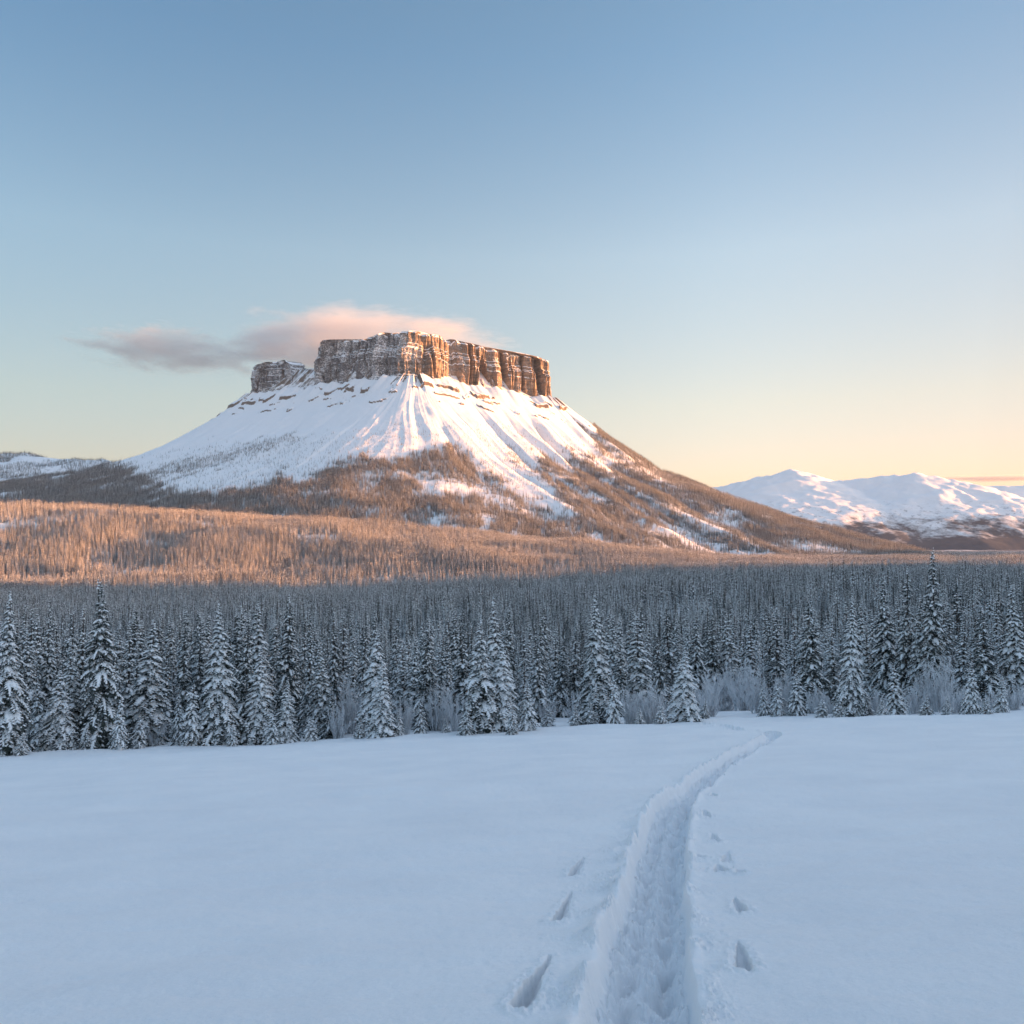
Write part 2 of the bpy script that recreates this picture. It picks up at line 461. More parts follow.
def ground_h(X, Y):
    z = base_h(X, Y)
    R = np.hypot(X, Y)
    near = sstep(150, 40, R)
    # wind-packed swells and fine relief of the open snow
    z = z + near * (0.13 * fbm(X / 9.0, Y / 5.0, 51, 3) + 0.042 * fbm(X / 1.9 + Y * .1, Y / 0.8, 52, 3) + 0.008 * fbm(X / 0.22, Y / 0.22, 53, 2))
    z = z + sstep(20, 45, R) * sstep(400, 100, R) * 0.25 * fbm(X / 14, Y / 7, 57, 3)
    for (px, py, rx, ry, h) in MOUNDS:
        mx, my = field_pt(px, py)
        g = np.exp(-(np.abs((X - mx) / rx)) ** 1.6 - ((Y - my) / ry) ** 2)
        z = z + h * g
    m = (R < 90) & (Y > -12) & (X > -6) & (X < 24)
    s = np.zeros_like(X); q = np.full(X.shape, 99.0)
    if m.any():
        ss, qq = path_coords(X[m], Y[m])
        s[m] = ss; q[m] = qq
    mm = np.abs(q) < 4.0
    if mm.any():
        x = X[mm]; y = Y[mm]; s_ = s[mm]; q_ = q[mm]
        fade = 1 - 0.55 * sstep(S_END - 7, S_END + 1, s_) - .35 * sstep(S_END + 6, S_END + 22, s_)
        wob = (0.06 * perlin(s_ / 1.4, 0.5, 61) + 0.02 * perlin(s_ / 0.6, 4.5, 62)) * (1 - .6 * sstep(18, 30, s_))
        wl = 0.47 + wob + .03 * perlin(s_ / 3, 2.2, 71); wr = 0.46 + 0.05 * perlin(s_ / 0.9, 9.5, 63) + .03 * perlin(s_ / .3, 3.5, 73)
        w = np.where(q_ < 0, wl, wr)
        a = np.abs(q_)
        D = 0.45 - 0.05 * sstep(10, 45, s_)
        wall = np.where(q_ < 0, sstep(0.04, -0.11, a - w), sstep(0.035, -0.06, a - w))
        floor = -D * wall
        # two trodden ruts with a broken ridge between them
        wv = .05 * perlin(s_ / 1.5, 7.7, 64)
        rut = np.exp(-((q_ + 0.17 + wv) / 0.10) ** 2) + 1.15 * np.exp(-((q_ - 0.21 + wv) / 0.11) ** 2)
        step_l = 0.5 + 0.5 * np.sin(s_ / 0.34 * math.pi * .8 + 1.0 + 1.2 * perlin(s_ / 1.7, 3, 65))
        step_r = 0.5 + 0.5 * np.sin(s_ / 0.34 * math.pi * .8 + 1.0 + math.pi + 1.2 * perlin(s_ / 1.7, 6, 66))
        stp = np.where(q_ < 0, step_l, step_r)
        floor = floor + wall * (-0.31 * rut * (0.25 + 0.85 * stp) + 0.15)
        lump = (1 - .5 * sstep(14, 28, s_)) * 0.105 * fbm(x / 0.30, y / 0.30, 67, 4, .6) + 0.055 * (ridged(x / 0.14, y / 0.14, 68, 3) - .4)
        floor = floor + wall * lump
        # thrown-up rim, broader on the left
        rim = np.where(q_ < 0,
                       0.085 * np.exp(-((a - w - 0.07) / 0.10) ** 2) + 0.05 * np.exp(-((a - w - .2) / 0.35) ** 2),
                       0.045 * np.exp(-((a - w - 0.06) / 0.08) ** 2) + 0.02 * np.exp(-((a - w - .1) / 0.25) ** 2))
        rim = rim * (0.75 + 0.8 * fbm(x / 0.6, y / 0.6, 69, 2)) * (1 - wall)
        crumb = (1 - wall) * np.where(q_ < 0, np.exp(-np.maximum(a - w, 0) / 0.34), np.exp(-np.maximum(a - w, 0) / 0.16))
        crumb = crumb * sstep(-.15, .35, fbm(x / 0.9, y / 0.9, 77, 2)) * 0.070 * (1 - .75 * sstep(13, 26, s_)) * np.maximum(ridged(x / 0.12, y / 0.12, 70, 3), -.2)
        z[mm] = z[mm] + fade * (floor + rim + crumb)
    for (h_, t_, wd, dp) in PRINTS:
        hx, hy = field_pt(*h_); tx, ty = field_pt(*t_)
        L = math.hypot(tx - hx, ty - hy)
        mm = (np.abs(X - hx) < L + .9) & (np.abs(Y - hy) < L + .9)
        if not mm.any(): continue
        ux, uy = (tx - hx) / L, (ty - hy) / L
        x = X[mm]; y = Y[mm]
        al = (x - hx) * ux + (y - hy) * uy; la = (x - hx) * uy - (y - hy) * ux
        la = la + 0.02 * perlin(x / 0.12, y / 0.12, 81)
        tt = np.clip(al / L, 0, 1)
        ww = wd * 0.5 * (1.0 - 0.8 * tt ** 1.3)
        e = np.hypot(np.where(al < 0, al, np.where(al > L, al - L, 0)), la)
        hole = sstep(1.12, 0.72, e / ww) * (1 - 0.88 * tt ** 0.9)
        z[mm] = z[mm] - 1.25 * dp * hole + 0.022 * np.exp(-((e - ww - .06) / 0.07) ** 2) * (1 + 1.6 * fbm(x / .09, y / .09, 83, 2)) * (1 - .6 * tt) * (1 - hole)
    return z, s, q

# ------------------------------------------------------------------ ground sheet (polar, full circle)
def ang(px): return math.atan((px - 512) / F)
th = np.concatenate([
    np.linspace(-math.pi, ang(-60), 170, endpoint=False),
    np.linspace(ang(-60), ang(480), 230, endpoint=False),
    np.linspace(ang(480), ang(800), 560, endpoint=False),
    np.linspace(ang(800), ang(1090), 130, endpoint=False),
    np.linspace(ang(1090), math.pi, 230, endpoint=False)])
yy = np.linspace(1090, 716, 620)
u0 = 0.1
rr_near = H0 / ((yy - 545) / F - SL + TILT * 0.19)
rr_near = rr_near[rr_near < 62]
rr = np.concatenate([[0.4, 1, 1.6, 2.2, 2.8, 3.3, 3.8, 4.2, 4.6, 5.0], rr_near[rr_near > 5.1],
                     np.geomspace(rr_near[-1] + .25, 160, 60), np.geomspace(164, 1500, 130), np.geomspace(1520, 12500, 60)])
RR, TT = np.meshgrid(rr, th, indexing='ij')
GX = RR * np.sin(TT); GY = RR * np.cos(TT)
GZ, GS, GQ = ground_h(GX, GY)
nR, nC = RR.shape
gq = grid_quads(nR, nC, wrap=True)[:, ::-1]
gv = np.stack([GX.ravel(), GY.ravel(), GZ.ravel()], 1)
qc = GQ.ravel()[gq].mean(1); sc_ = GS.ravel()[gq].mean(1)
rc = RR.ravel()[gq].mean(1)
def sub_mesh(name, mask, mat):
    f = gq[mask]
    used = np.unique(f)
    lut = np.full(len(gv), -1, np.int64); lut[used] = np.arange(len(used))
    me = mesh_from(name, gv[used], lut[f])
    return link(name, me, mat)
is_path = (np.abs(qc) < 0.56) & (sc_ < S_END + 14)
is_field = (rc < 95) & ~is_path
o = sub_mesh('snow_path', is_path, M_PATH)
tag(o, 'trench of trodden snow winding across the clearing to the trees', 'path', kind='structure')
o = sub_mesh('snow_field', is_field, M_FIELD)
tag(o, 'smooth untouched snow of the sloping clearing in the foreground', 'snow', kind='structure')
o = sub_mesh('ground', (rc >= 95), M_TERRAIN)
tag(o, 'snow covered valley floor and foothill under the forest', 'ground', kind='structure')
# close the small hole at the centre, under the camera
cv = gv[:nC]
o = link('snow_patch', mesh_from('snow_patch', np.vstack([cv, [[0, 0, cv[:, 2].mean()]]]), np.zeros((0, 4)),
         np.stack([np.arange(nC), np.full(nC, nC), (np.arange(nC) + 1) % nC], 1)), M_FIELD)
tag(o, 'small patch of snow at the photographer\'s feet', 'snow', kind='structure')

# ------------------------------------------------------------------ table mountain
ZB = 630.0
def rounded_ring(P, n_edge, n_corner):
    """points on a convex polygon with outward normals turning at the corners"""
    P = np.array(P, float); n = len(P)
    pos, nor = [], []
    en = []
    for i in range(n):
        d = P[(i + 1) % n] - P[i]
        d /= np.linalg.norm(d)
        en.append(np.array([d[1], -d[0]]))
    for i in range(n):
        a = math.atan2(en[i - 1][1], en[i - 1][0]); c = math.atan2(en[i][1], en[i][0])
        while c < a: c += 2 * math.pi
        m = n_corner[i]
        for k in range(m):
            f = a + (c - a) * k / m
            pos.append(P[i]); nor.append((math.cos(f), math.sin(f)))
        L = P[(i + 1) % n] - P[i]
        for k in range(n_edge[i]):
            pos.append(P[i] + L * k / n_edge[i]); nor.append(en[i])
    return np.array(pos), np.array(nor)

# counter-clockwise: prow, right end, back, left block, left
TAL = [(-380, 3035), (95, 3258), (80, 3640), (-600, 3750), (-1040, 3560), (-1030, 3370)]
RC = 100.0
tp, tn = rounded_ring(TAL, [330, 60, 40, 30, 60, 300], [400, 150, 20, 20, 70, 110])
d_rows = np.concatenate([[-25, -10], np.linspace(0, 260, 110), np.linspace(262, 900, 160)[1:], np.linspace(905, 1700, 130), np.linspace(1720, 3400, 60)])
D_R = [0, 192, 405, 704, 1046, 1473, 1900, 3400]
Z_R = [0, 148, 300, 446, 600, 708, 780, 900]
D_L = [0, 145, 360, 580, 1000, 1500, 2200, 3000, 3400]
Z_L = [0, 132, 262, 345, 440, 530, 630, 700, 740]
D_F = [0, 120, 330, 600, 900, 1180, 1500, 1900, 3400]
Z_F = [0, 98, 232, 372, 490, 585, 672, 740, 900]
angs = np.arctan2(tn[:, 1], tn[:, 0])        # -pi/2 is towards the camera
dd = d_rows[:, None]
dpos = np.maximum(dd, 0)
zr = np.interp(dpos[:, 0], D_R, Z_R)[:, None]; zl = np.interp(dpos[:, 0], D_L, Z_L)[:, None]; zf = np.interp(dpos[:, 0], D_F, Z_F)[:, None]
wl = sstep(-0.45, -0.95, tn[:, 0])[None, :]
wr = sstep(0.50, 0.95, tn[:, 0])[None, :]
drop = zl * wl + zr * wr + zf * (1 - wl - wr)
TX = tp[None, :, 0] + tn[None, :, 0] * (dd + RC)
TY = tp[None, :, 1] + tn[None, :, 1] * (dd + RC)
arc = np.concatenate([[0], np.cumsum(np.hypot(np.diff(tp[:, 0] + 420 * tn[:, 0]), np.diff(tp[:, 1] + 420 * tn[:, 1])))])[None, :]
# ribs and gullies running straight downhill
wig = 18 * perlin(TX / 420, TY / 420, 101)
g1 = -np.maximum(1 - 2.6 * np.abs(perlin((arc + wig) / 130.0, 0.3 + dd / 2600.0, 102)), 0) ** 1.3
g1 = g1 * np.clip(.75 + perlin(arc / 260.0, 3.3, 108), .15, 1.3)
g1 = g1 * sstep(0, 170, dd - 260 * np.clip(.35 + perlin(arc / 75.0, 6.1, 109), 0, 1)) * (1 - .45 * np.exp(-((tn[:, 0] - .02) / .22) ** 2))[None, :]
g2 = ridged((arc + wig) / 60.0, dd / 900.0, 103, 2) - .2
lef = sstep(-0.15, -0.55, tn[:, 0])[None, :]
amp = sstep(0, 300, dd) * (1 - 0.45 * sstep(700, 1500, dd))
sag = 0.088 * np.clip(tp[:, 0] + 380, 0, 520)[None, :] * sstep(1100, 200, dd)
TZ = ZB - sag - drop + amp * (1 - .72 * lef) * ((17 + 15 * sstep(-.1, .4, tn[:, 0])[None, :]) * g1 + 3.5 * g2) + sstep(10, 150, dd) * (5 * fbm(TX / 160, TY / 160, 104, 3) + 0.5 * fbm(TX / 22, TY / 22, 105, 3))
TZ = TZ + sstep(500, 1200, dd) * 16 * fbm(TX / 300, TY / 300, 106, 3)
# cones of snow under the gullies of the cliff
TZ = TZ + sstep(120, 0, dd) * 14 * fbm(arc / 45.0, 0.5, 107, 2) - np.where(dd < 0, 0, 0)
# broken rock bands across the upper slope
for (dep, hgt, sd, thr) in ((70, 11, 111, 0.10), (105, 6, 112, 0.25), (160, 6, 113, .30)):
    band = fbm(TX / 75.0, TY / 75.0 + dep, sd, 4)
    msk = sstep(thr, thr + 0.15, band)
    dl = dep + 16 * perlin(TX / 90.0, TY / 90., sd + 5)
    TZ = TZ + msk * hgt * (sstep(dl - 55, dl, dd) - sstep(dl, dl + 5, dd))
# snowy saddle closing the ring under the two cliff blocks
ccx, ccy = -470.0, 3380.0
iX, iY, iZ = [], [], []
for f_ in (0.02, 0.35, 0.6, 0.8, 0.9, 0.96):
    iX.append(ccx + (TX[0] - ccx) * f_); iY.append(ccy + (TY[0] - ccy) * f_)
    iZ.append(ZB - sag[0] + 95 * sstep(1.0, 0.78, f_) + 10 * fbm(iX[-1] / 50, iY[-1] / 50, 119, 3))
TX = np.vstack([np.array(iX), TX]); TY = np.vstack([np.array(iY), TY]); TZ = np.vstack([np.array(iZ), TZ])
tq = grid_quads(*TX.shape, wrap=True)[:, ::-1]
mtn = link('mountain', mesh_from('mountain', np.stack([TX.ravel(), TY.ravel(), TZ.ravel()], 1), tq[:, ::-1]), M_TALUS)
tag(mtn, 'snow slopes of the flat topped mountain with bare gullies and wooded flanks', 'mountain', kind='structure')

def cliff(name, P, n_edge, n_corner, z0, z1, rows, seed, batter, big, tilt=0.0):
    p, n = rounded_ring(P, n_edge, n_corner)
    ar = np.concatenate([[0], np.cumsum(np.hypot(np.diff(p[:, 0] + 10 * n[:, 0]), np.diff(p[:, 1] + 10 * n[:, 1])))])[None, :]
    tt = np.linspace(0, 1, rows)[:, None]
    px_ = p[None, :, 0]; py_ = p[None, :, 1]
    Hh = z1 - z0
    # buttresses separated by deep clefts
    ar = ar + 9 * perlin(ar / 33.0, 8.8, seed + 11)
    b1 = 1 - np.abs(perlin(ar / 74.0, tt * 0.5, seed)) * 2
    b2 = 1 - np.abs(perlin(ar / 31.0, tt * 0.8, seed + 1)) * 2
    b3 = perlin(ar / 7.5, tt * 2.0, seed + 2)
    cleft = sstep(0.60, 0.98, b1); cleft2 = sstep(0.62, 1.0, b2)
    amp2 = np.clip(.65 + 1.2 * perlin(ar / 170.0, 5.5, seed + 12), .15, 1.3)
    off = big * 0.8 * perlin(ar / 120.0, 0.4, seed + 3) + big * .45 * perlin(ar / 48.0, .2 + tt * .6, seed + 13) - big * 1.15 * amp2 * cleft * (0.35 + 0.65 * sstep(0, .8, tt)) - big * 0.30 * amp2 * cleft2 + 1.2 * b3 - 4.0 * np.maximum(0, 1 - 3.2 * np.abs(perlin(ar / 15.0, tt * 1.2, seed + 21))) - 7.0 * np.maximum(0, 1 - 4 * np.abs(perlin(ar / 40.0, tt * .5, seed + 22)))
    off = off + 2.6 * fbm(ar / 12.0, tt * Hh / 20.0, seed + 4, 4)
    # strata: each bed stands a little further back than the one below
    rng = np.random.RandomState(seed)
    lv = np.sort(rng.rand(9)) * 0.96 + 0.02
    for i, l in enumerate(lv):
        l_ = l + 0.012 * perlin(ar / 60.0, i * 3.3, seed + 6)
        depth = batter / 9.0 * (0.5 + 1.1 * rng.rand()) * (1 + 0.7 * perlin(ar / 40.0, i * 1.7, seed + 7))
        off = off - depth * sstep(l_ - 0.004, l_ + 0.011, tt)
        off = off + 1.3 * np.exp(-((tt - l_ + 0.01) / 0.02) ** 2)
    off = off - 9 * sstep(0.965, 1.0, tt) + 14 * sstep(0.12, 0, tt)
    top = 1 + 0.030 * fbm(ar / 70.0, 0.7, seed + 8, 3) - 0.05 * cleft - .02 * cleft2
    X = px_ + n[None, :, 0] * off; Y = py_ + n[None, :, 1] * off
    Z = z0 + Hh * tt * top + 0 * X
    Z = Z - tilt * np.clip(X + 378, 0, 560)
    # snowy crown closing the top
    cx, cy = p[:, 0].mean(), p[:, 1].mean()
    capX, capY, capZ = [], [], []
    for k, (f, dz) in enumerate(((0.93, 5), (0.8, 9), (0.5, 14), (0.02, 16))):
        capX.append(cx + (X[-1] - cx) * f); capY.append(cy + (Y[-1] - cy) * f)
        capZ.append(Z[-1] * f + (1 - f) * Z[-1].mean() + dz + 2 * fbm(capX[-1] / 40, capY[-1] / 40, seed + 9, 2))
    X = np.vstack([X] + capX); Y = np.vstack([Y] + capY); Z = np.vstack([Z] + capZ)
    me = mesh_from(name, np.stack([X.ravel(), Y.ravel(), Z.ravel()], 1), grid_quads(*X.shape, wrap=True))
    return link(name, me, M_ROCK)

MAIN = [(-378, 2945), (172, 3202), (150, 3600), (-660, 3640), (-818, 3165)]
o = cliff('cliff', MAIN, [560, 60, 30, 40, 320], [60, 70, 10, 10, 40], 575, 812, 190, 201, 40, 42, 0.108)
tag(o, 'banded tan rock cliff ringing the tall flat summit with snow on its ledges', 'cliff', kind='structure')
BLK = [(-888, 3262), (-860, 3560), (-1100, 3560), (-1118, 3310)]
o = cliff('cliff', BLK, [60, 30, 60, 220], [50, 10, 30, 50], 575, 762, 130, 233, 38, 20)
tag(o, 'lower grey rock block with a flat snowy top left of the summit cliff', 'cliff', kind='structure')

# ------------------------------------------------------------------ far ranges
def range_mesh(name, ridges, xr, yr, res, slope, seed, mat, rough):
    xs = np.arange(xr[0], xr[1], res); ys = np.arange(yr[0], yr[1], res)
    X, Y = np.meshgrid(xs, ys)
    wx = X + 70 * fbm(X / 800, Y / 800, seed + 1, 3); wy = Y + 70 * fbm(X / 800 + 9, Y / 800, seed + 2, 3)
    Z = np.full(X.shape, -400.0)
    for R in ridges:
        for (a, b_) in zip(R[:-1], R[1:]):
            dx, dy = b_[0] - a[0], b_[1] - a[1]
            tt = np.clip(((wx - a[0]) * dx + (wy - a[1]) * dy) / (dx * dx + dy * dy), 0, 1)
            d = np.hypot(wx - a[0] - tt * dx, wy - a[1] - tt * dy)
            zc = a[2] + (b_[2] - a[2]) * tt
            h = zc - slope * (np.sqrt(d * d + 90 ** 2) - 90) * (1 - 0.12 * sstep(300, 1500, d))
            Z = np.maximum(Z, h) + 0.0
    Z = Z + rough * (ridged(X / 270, Y / 270, seed + 3, 5, .5) - 0.6) * sstep(-60, 350, Z) + 4 * fbm(X / 60, Y / 60, seed + 4, 3)
    eg = np.minimum.reduce([X - xr[0], xr[1] - X, Y - yr[0], yr[1] - Y])
    Z = Z - 500 * sstep(700, 0, eg)
    return link(name, mesh_from(name, np.stack([X.ravel(), Y.ravel(), Z.ravel()], 1), grid_quads(*X.shape)), mat), X, Y, Z

o, *_ = range_mesh('mountain_range',
    [[(1500, 8500, 430), (2150, 8300, 590), (2800, 8000, 752), (3330, 8150, 640), (3900, 7700, 690), (4250, 7500, 600), (4700, 7350, 420), (5400, 7000, 160)],
     [(2800, 8000, 752), (3050, 7450, 480), (3420, 6700, 230), (3600, 6200, 90)],
     [(3900, 7700, 690), (4300, 7150, 470), (4850, 6500, 230), (5100, 6100, 80)],
     [(2150, 8300, 590), (2450, 7600, 330), (2750, 6900, 140)],
     [(3330, 8150, 640), (3620, 7500, 420), (3900, 6900, 230)],
     [(4700, 7350, 420), (5200, 6700, 200)]],
    (500, 8200), (4700, 9700), 24, 0.46, 301, M_FAR, 19)
tag(o, 'two snowy rounded peaks with wooded feet far off at right', 'mountain', kind='structure')
o, *_ = range_mesh('mountain_range',
    [[(4400, 10300, 640), (5300, 10200, 760), (6100, 10100, 740), (7400, 10000, 800), (9000, 10000, 700)],
     [(6100, 10100, 740), (6000, 9300, 300)]],
    (2500, 11500), (7400, 12000), 42, 0.44, 331, M_FAR, 14)
tag(o, 'pale snowy ridge behind the two far peaks at the right edge', 'mountain', kind='structure')
lh, LX, LY, LZ = range_mesh('hill',
    [[tuple(.85 * c_ for c_ in p_) for p_ in R_] for R_ in
     [[(-6500, 4800, 420), (-4200, 4500, 470), (-3250, 4400, 500), (-2780, 4300, 482), (-2450, 4250, 462), (-2150, 4200, 415), (-1700, 4150, 380), (-1300, 4000, 420)],
      [(-2780, 4300, 482), (-2700, 3700, 240)]]],
    (-6000, -800), (2500, 4900), 20, 0.40, 361, M_LHILL, 18)
tag(lh, 'snowy wooded hill beyond the saddle at the left edge', 'hill', kind='structure')

# ------------------------------------------------------------------ trees
class MB:
    def __init__(self):
        self.v = []; self.q = []; self.t = []; self.n = 0
    def add(self, verts, quads=(), tris=()):
        o = self.n
        self.v.extend(verts); self.n += len(verts)
        self.q.extend([tuple(i + o for i in f) for f in quads])
        self.t.extend([tuple(i + o for i in f) for f in tris])
    def mesh(self, name, smooth=True):
        return mesh_from(name, np.array(self.v), self.q, self.t, smooth)

def tube(mb, pts, radii, n=7):
    k = len(pts)
    vs = []
    for p, r in zip(pts, radii):
        for i in range(n):
            a = 2 * math.pi * i / n
            vs.append((p[0] + r * math.cos(a), p[1] + r * math.sin(a), p[2]))
    qs = [(j * n + i, j * n + (i + 1) % n, (j + 1) * n + (i + 1) % n, (j + 1) * n + i) for j in range(k - 1) for i in range(n)]
    mb.add(vs, qs)

def blob(mb, c, ax, ay, az, rng):
    """small lump of snow: ax, ay horizontal half axes vectors, az height"""
    j = lambda s: 1 + s * (rng.random() - .5)
    v = []
    for k in range(5):
        a = 2 * math.pi * k / 5 + rng.random() * .5
        ca, sa = math.cos(a) * j(.5), math.sin(a) * j(.5)
        v.append((c[0] + ax[0] * ca + ay[0] * sa, c[1] + ax[1] * ca + ay[1] * sa, c[2] + ax[2] * ca + ay[2] * sa - az * .25))
    v.append((c[0], c[1], c[2] + az * j(.4)))
    v.append((c[0], c[1], c[2] - az * .5))
    mb.add(v, (), [(k, (k + 1) % 5, 5) for k in range(5)] + [((k + 1) % 5, k, 6) for k in range(5)])

def spruce(seed, H, R, whorls, per, snow, sprays, lump=1.0, gap=0.0, power=1.0, rough=.30):
    rng = random.Random(seed)
    fol, sno, trk = MB(), MB(), MB()
    bend = [(0.012 * H * math.sin(2.3 * z + seed) * z, 0.012 * H * math.cos(1.7 * z + seed) * z) for z in [i / 8 for i in range(9)]]
    tube(trk, [(bx, by, -0.4 + (H * 0.985 + 0.4) * i / 8) for i, (bx, by) in enumerate(bend)],
         [H * 0.014 * (1 - i / 8.3) + 0.008 for i in range(9)], 7)
    lop = [rng.uniform(-.12, .12) for _ in range(6)]
    for w in range(whorls):
        f = (w + rng.random() * .6) / whorls
        z0 = H * (0.025 + 0.955 * f)
        # ragged outline: the whorls differ in reach
        reach = R * (1 - f) ** power * (1 + rough * (rng.random() - .55)) + 0.0035 * H
        if f < 0.10: reach *= 0.80 + 2 * f
        nb = max(4, int(per * (0.55 + 0.75 * (1 - f))))
        a0 = rng.random() * 6.28
        for k in range(nb):
            if rng.random() < gap: continue
            az = a0 + 2 * math.pi * k / nb + rng.uniform(-.35, .35)
            L = reach * rng.uniform(.62, 1.1) * (1 + lop[int((az % 6.283) / 6.2832 * 6) % 6])
            ca, sa = math.cos(az), math.sin(az)
            up = 0.42 * f - 0.10 + rng.uniform(-.08, .08)
            dr = 0.66 - 0.22 * f + rng.uniform(-.12, .14)
            zz = min(z0 + rng.uniform(-.7, .7) * H / whorls, H * .985)
            P = lambda s: (ca * L * s * (1 - .10 * s), sa * L * s * (1 - .10 * s), zz + L * (up * s - dr * s * s))
            # needle sprays
            for m in range(sprays):
                s = 0.18 + 0.82 * (m + rng.random()) / sprays
                b0 = P(s)
                side = -1 if m % 2 else 1
                ls = max(0.028 * H * (1 - .78 * f), L * (0.44 - 0.24 * s)) * rng.uniform(.7, 1.2)
                ox = ca * .55 - sa * side * .8; oy = sa * .55 + ca * side * .8; oz = -0.42 - .3 * rng.random()
                wv = ls * rng.uniform(.16, .28)
                wx, wy = -oy * wv, ox * wv
                mid = (b0[0] + ox * ls * .5, b0[1] + oy * ls * .5, b0[2] + oz * ls * .32)
                tip = (b0[0] + ox * ls, b0[1] + oy * ls, b0[2] + oz * ls)
                fol.add([b0, (mid[0] + wx, mid[1] + wy, mid[2] - wv * .5), tip, (mid[0] - wx, mid[1] - wy, mid[2] - wv * .3)], [(0, 1, 2, 3)])
                if rng.random() < snow * .8:
                    sz = min(ls, .035 * H) * rng.uniform(.16, .34) * lump
                    blob(sno, (b0[0] + ox * ls * .45, b0[1] + oy * ls * .45, b0[2] + oz * ls * .30 + sz * .35),
                         (ox * sz * 1.7, oy * sz * 1.7, oz * sz), (wx / max(wv, 1e-4) * sz, wy / max(wv, 1e-4) * sz, 0), sz * .62, rng)
            # hanging twigs under the bough
            for m in range(max(2, sprays // 3)):
                s = rng.uniform(.3, 1)
                b0 = P(s); ls = L * .22 * rng.uniform(.6, 1.2) + .012 * H
                wv = ls * .3
                fol.add([(b0[0] - sa * wv, b0[1] + ca * wv, b0[2]), (b0[0] + sa * wv, b0[1] - ca * wv, b0[2]), (b0[0] + ca * .1 * ls, b0[1] + sa * .1 * ls, b0[2] - ls)], (), [(0, 1, 2)])
            # load of snow along the top of the bough
            if rng.random() < snow:
                ns = 4
                w0 = min(0.009 * H + 0.045 * L, 0.0165 * H) * rng.uniform(.6, 1.25) * lump * (1 - .55 * f)
                s0 = rng.uniform(.15, .5); s1 = rng.uniform(.8, 1.06)
                vs = []
                for i in range(ns + 1):
                    s = s0 + (s1 - s0) * i / ns
                    p = P(s)
                    ww = w0 * (0.35 + 1.0 * math.sin(math.pi * min(.92, .12 + .86 * i / ns))) * rng.uniform(.75, 1.25)
                    for (cx, cz) in ((-1, -.35), (-.55, .42), (.45, .5), (1, -.3)):
                        cx += rng.uniform(-.15, .15)
                        vs.append((p[0] - sa * ww * cx, p[1] + ca * ww * cx, p[2] + ww * (cz * .8 + .22)))
                qs = [(i * 4 + c, (i + 1) * 4 + c, (i + 1) * 4 + c + 1, i * 4 + c + 1) for i in range(ns) for c in range(3)]
                qs += [(i * 4 + 3, (i + 1) * 4 + 3, (i + 1) * 4, i * 4) for i in range(ns)]
                qs += [(0, 1, 2, 3), (ns * 4 + 3, ns * 4 + 2, ns * 4 + 1, ns * 4)]
                sno.add(vs, qs)
    # leader tip
    for k in range(5):
        z = H * (0.93 + 0.016 * k); r = H * (0.0075 - 0.0012 * k)
        if rng.random() < snow + .2:
            blob(sno, (bend[8][0] * z / H + rng.uniform(-r, r), bend[8][1] * z / H, z), (r * 1.3, 0, 0), (0, r * 1.3, 0), r * 1.5, rng)
    return trk, fol, sno

PROTO = {}
def proto(kind, seed, *a, **k):
    trk, fol, sno = spruce(seed, *a, **k)
    mt = trk.mesh('trunk_' + kind); mf = fol.mesh('crown_' + kind, False); ms = sno.mesh('snow_' + kind)
    mt.materials.append(M_BARK); mf.materials.append(M_NEEDLE); ms.materials.append(M_TSNOW)
    PROTO[kind] = (a[0], a[1], mt, mf, ms)
proto('tall1', 1, 14, 2.5, 44, 10, 1.0, 17, 1.1, power=.9)
proto('tall2', 2, 14, 2.1, 46, 9, .95, 17, 1.1, power=.85)
proto('tall3', 3, 14, 2.9, 42, 11, 1.0, 17, 1.15, power=.9)
proto('dark1', 4, 14, 2.3, 46, 9, .66, 14, .9, gap=.06, power=.8)
proto('dark2', 5, 14, 1.8, 48, 8, .60, 13, .9, gap=.22, power=.75, rough=.5)
proto('dark3', 12, 14, 2.7, 44, 9, .70, 14, .95, gap=.05, rough=.45, power=.9)
proto('white1', 6, 8, 1.9, 32, 10, 1.0, 14, 1.5, power=.8)
proto('white2', 7, 8, 1.6, 34, 9, .98, 14, 1.45, power=.8, rough=.4)
proto('small1', 8, 4, 0.95, 20, 8, 1.0, 9, 1.5, power=.72)
proto('small2', 9, 4, 1.1, 18, 8, .97, 9, 1.5, power=.75, rough=.4)
proto('slim1', 10, 12, 1.35, 44, 7, .62, 10, 1.0, gap=.08, rough=.5)
proto('slim2', 11, 12, 1.55, 42, 7, .74, 10, 1.0, gap=.05, rough=.4)

proto('tall1_b', 61, 14, 2.4, 40, 9, .95, 16, 1.2, gap=.10, power=.8, rough=.5)
proto('tall3_b', 62, 14, 2.8, 46, 10, 1.0, 16, 1.1, power=1.0, rough=.45)
proto('tall2_b', 63, 14, 2.0, 38, 9, .9, 16, 1.25, gap=.12, power=.75, rough=.55)
proto('dark1_b', 64, 14, 2.1, 44, 9, .62, 14, .9, gap=.15, power=.75, rough=.55)
proto('dark2_b', 65, 14, 1.5, 46, 8, .60, 13, .9, gap=.26, power=.65, rough=.6)
proto('white1_b', 66, 8, 1.8, 28, 10, 1.0, 14, 1.7, power=.7, rough=.4)
proto('small1_b', 67, 4, 1.05, 16, 9, 1.0, 9, 1.7, power=.62, rough=.4)
proto('small2_b', 68, 4, 0.9, 22, 8, .9, 9, 1.35, power=.85, rough=.5)
proto('slim2_b', 69, 12, 1.3, 38, 7, .85, 11, 1.15, gap=.15, rough=.55, power=.8)
LEAN = random.Random(9)
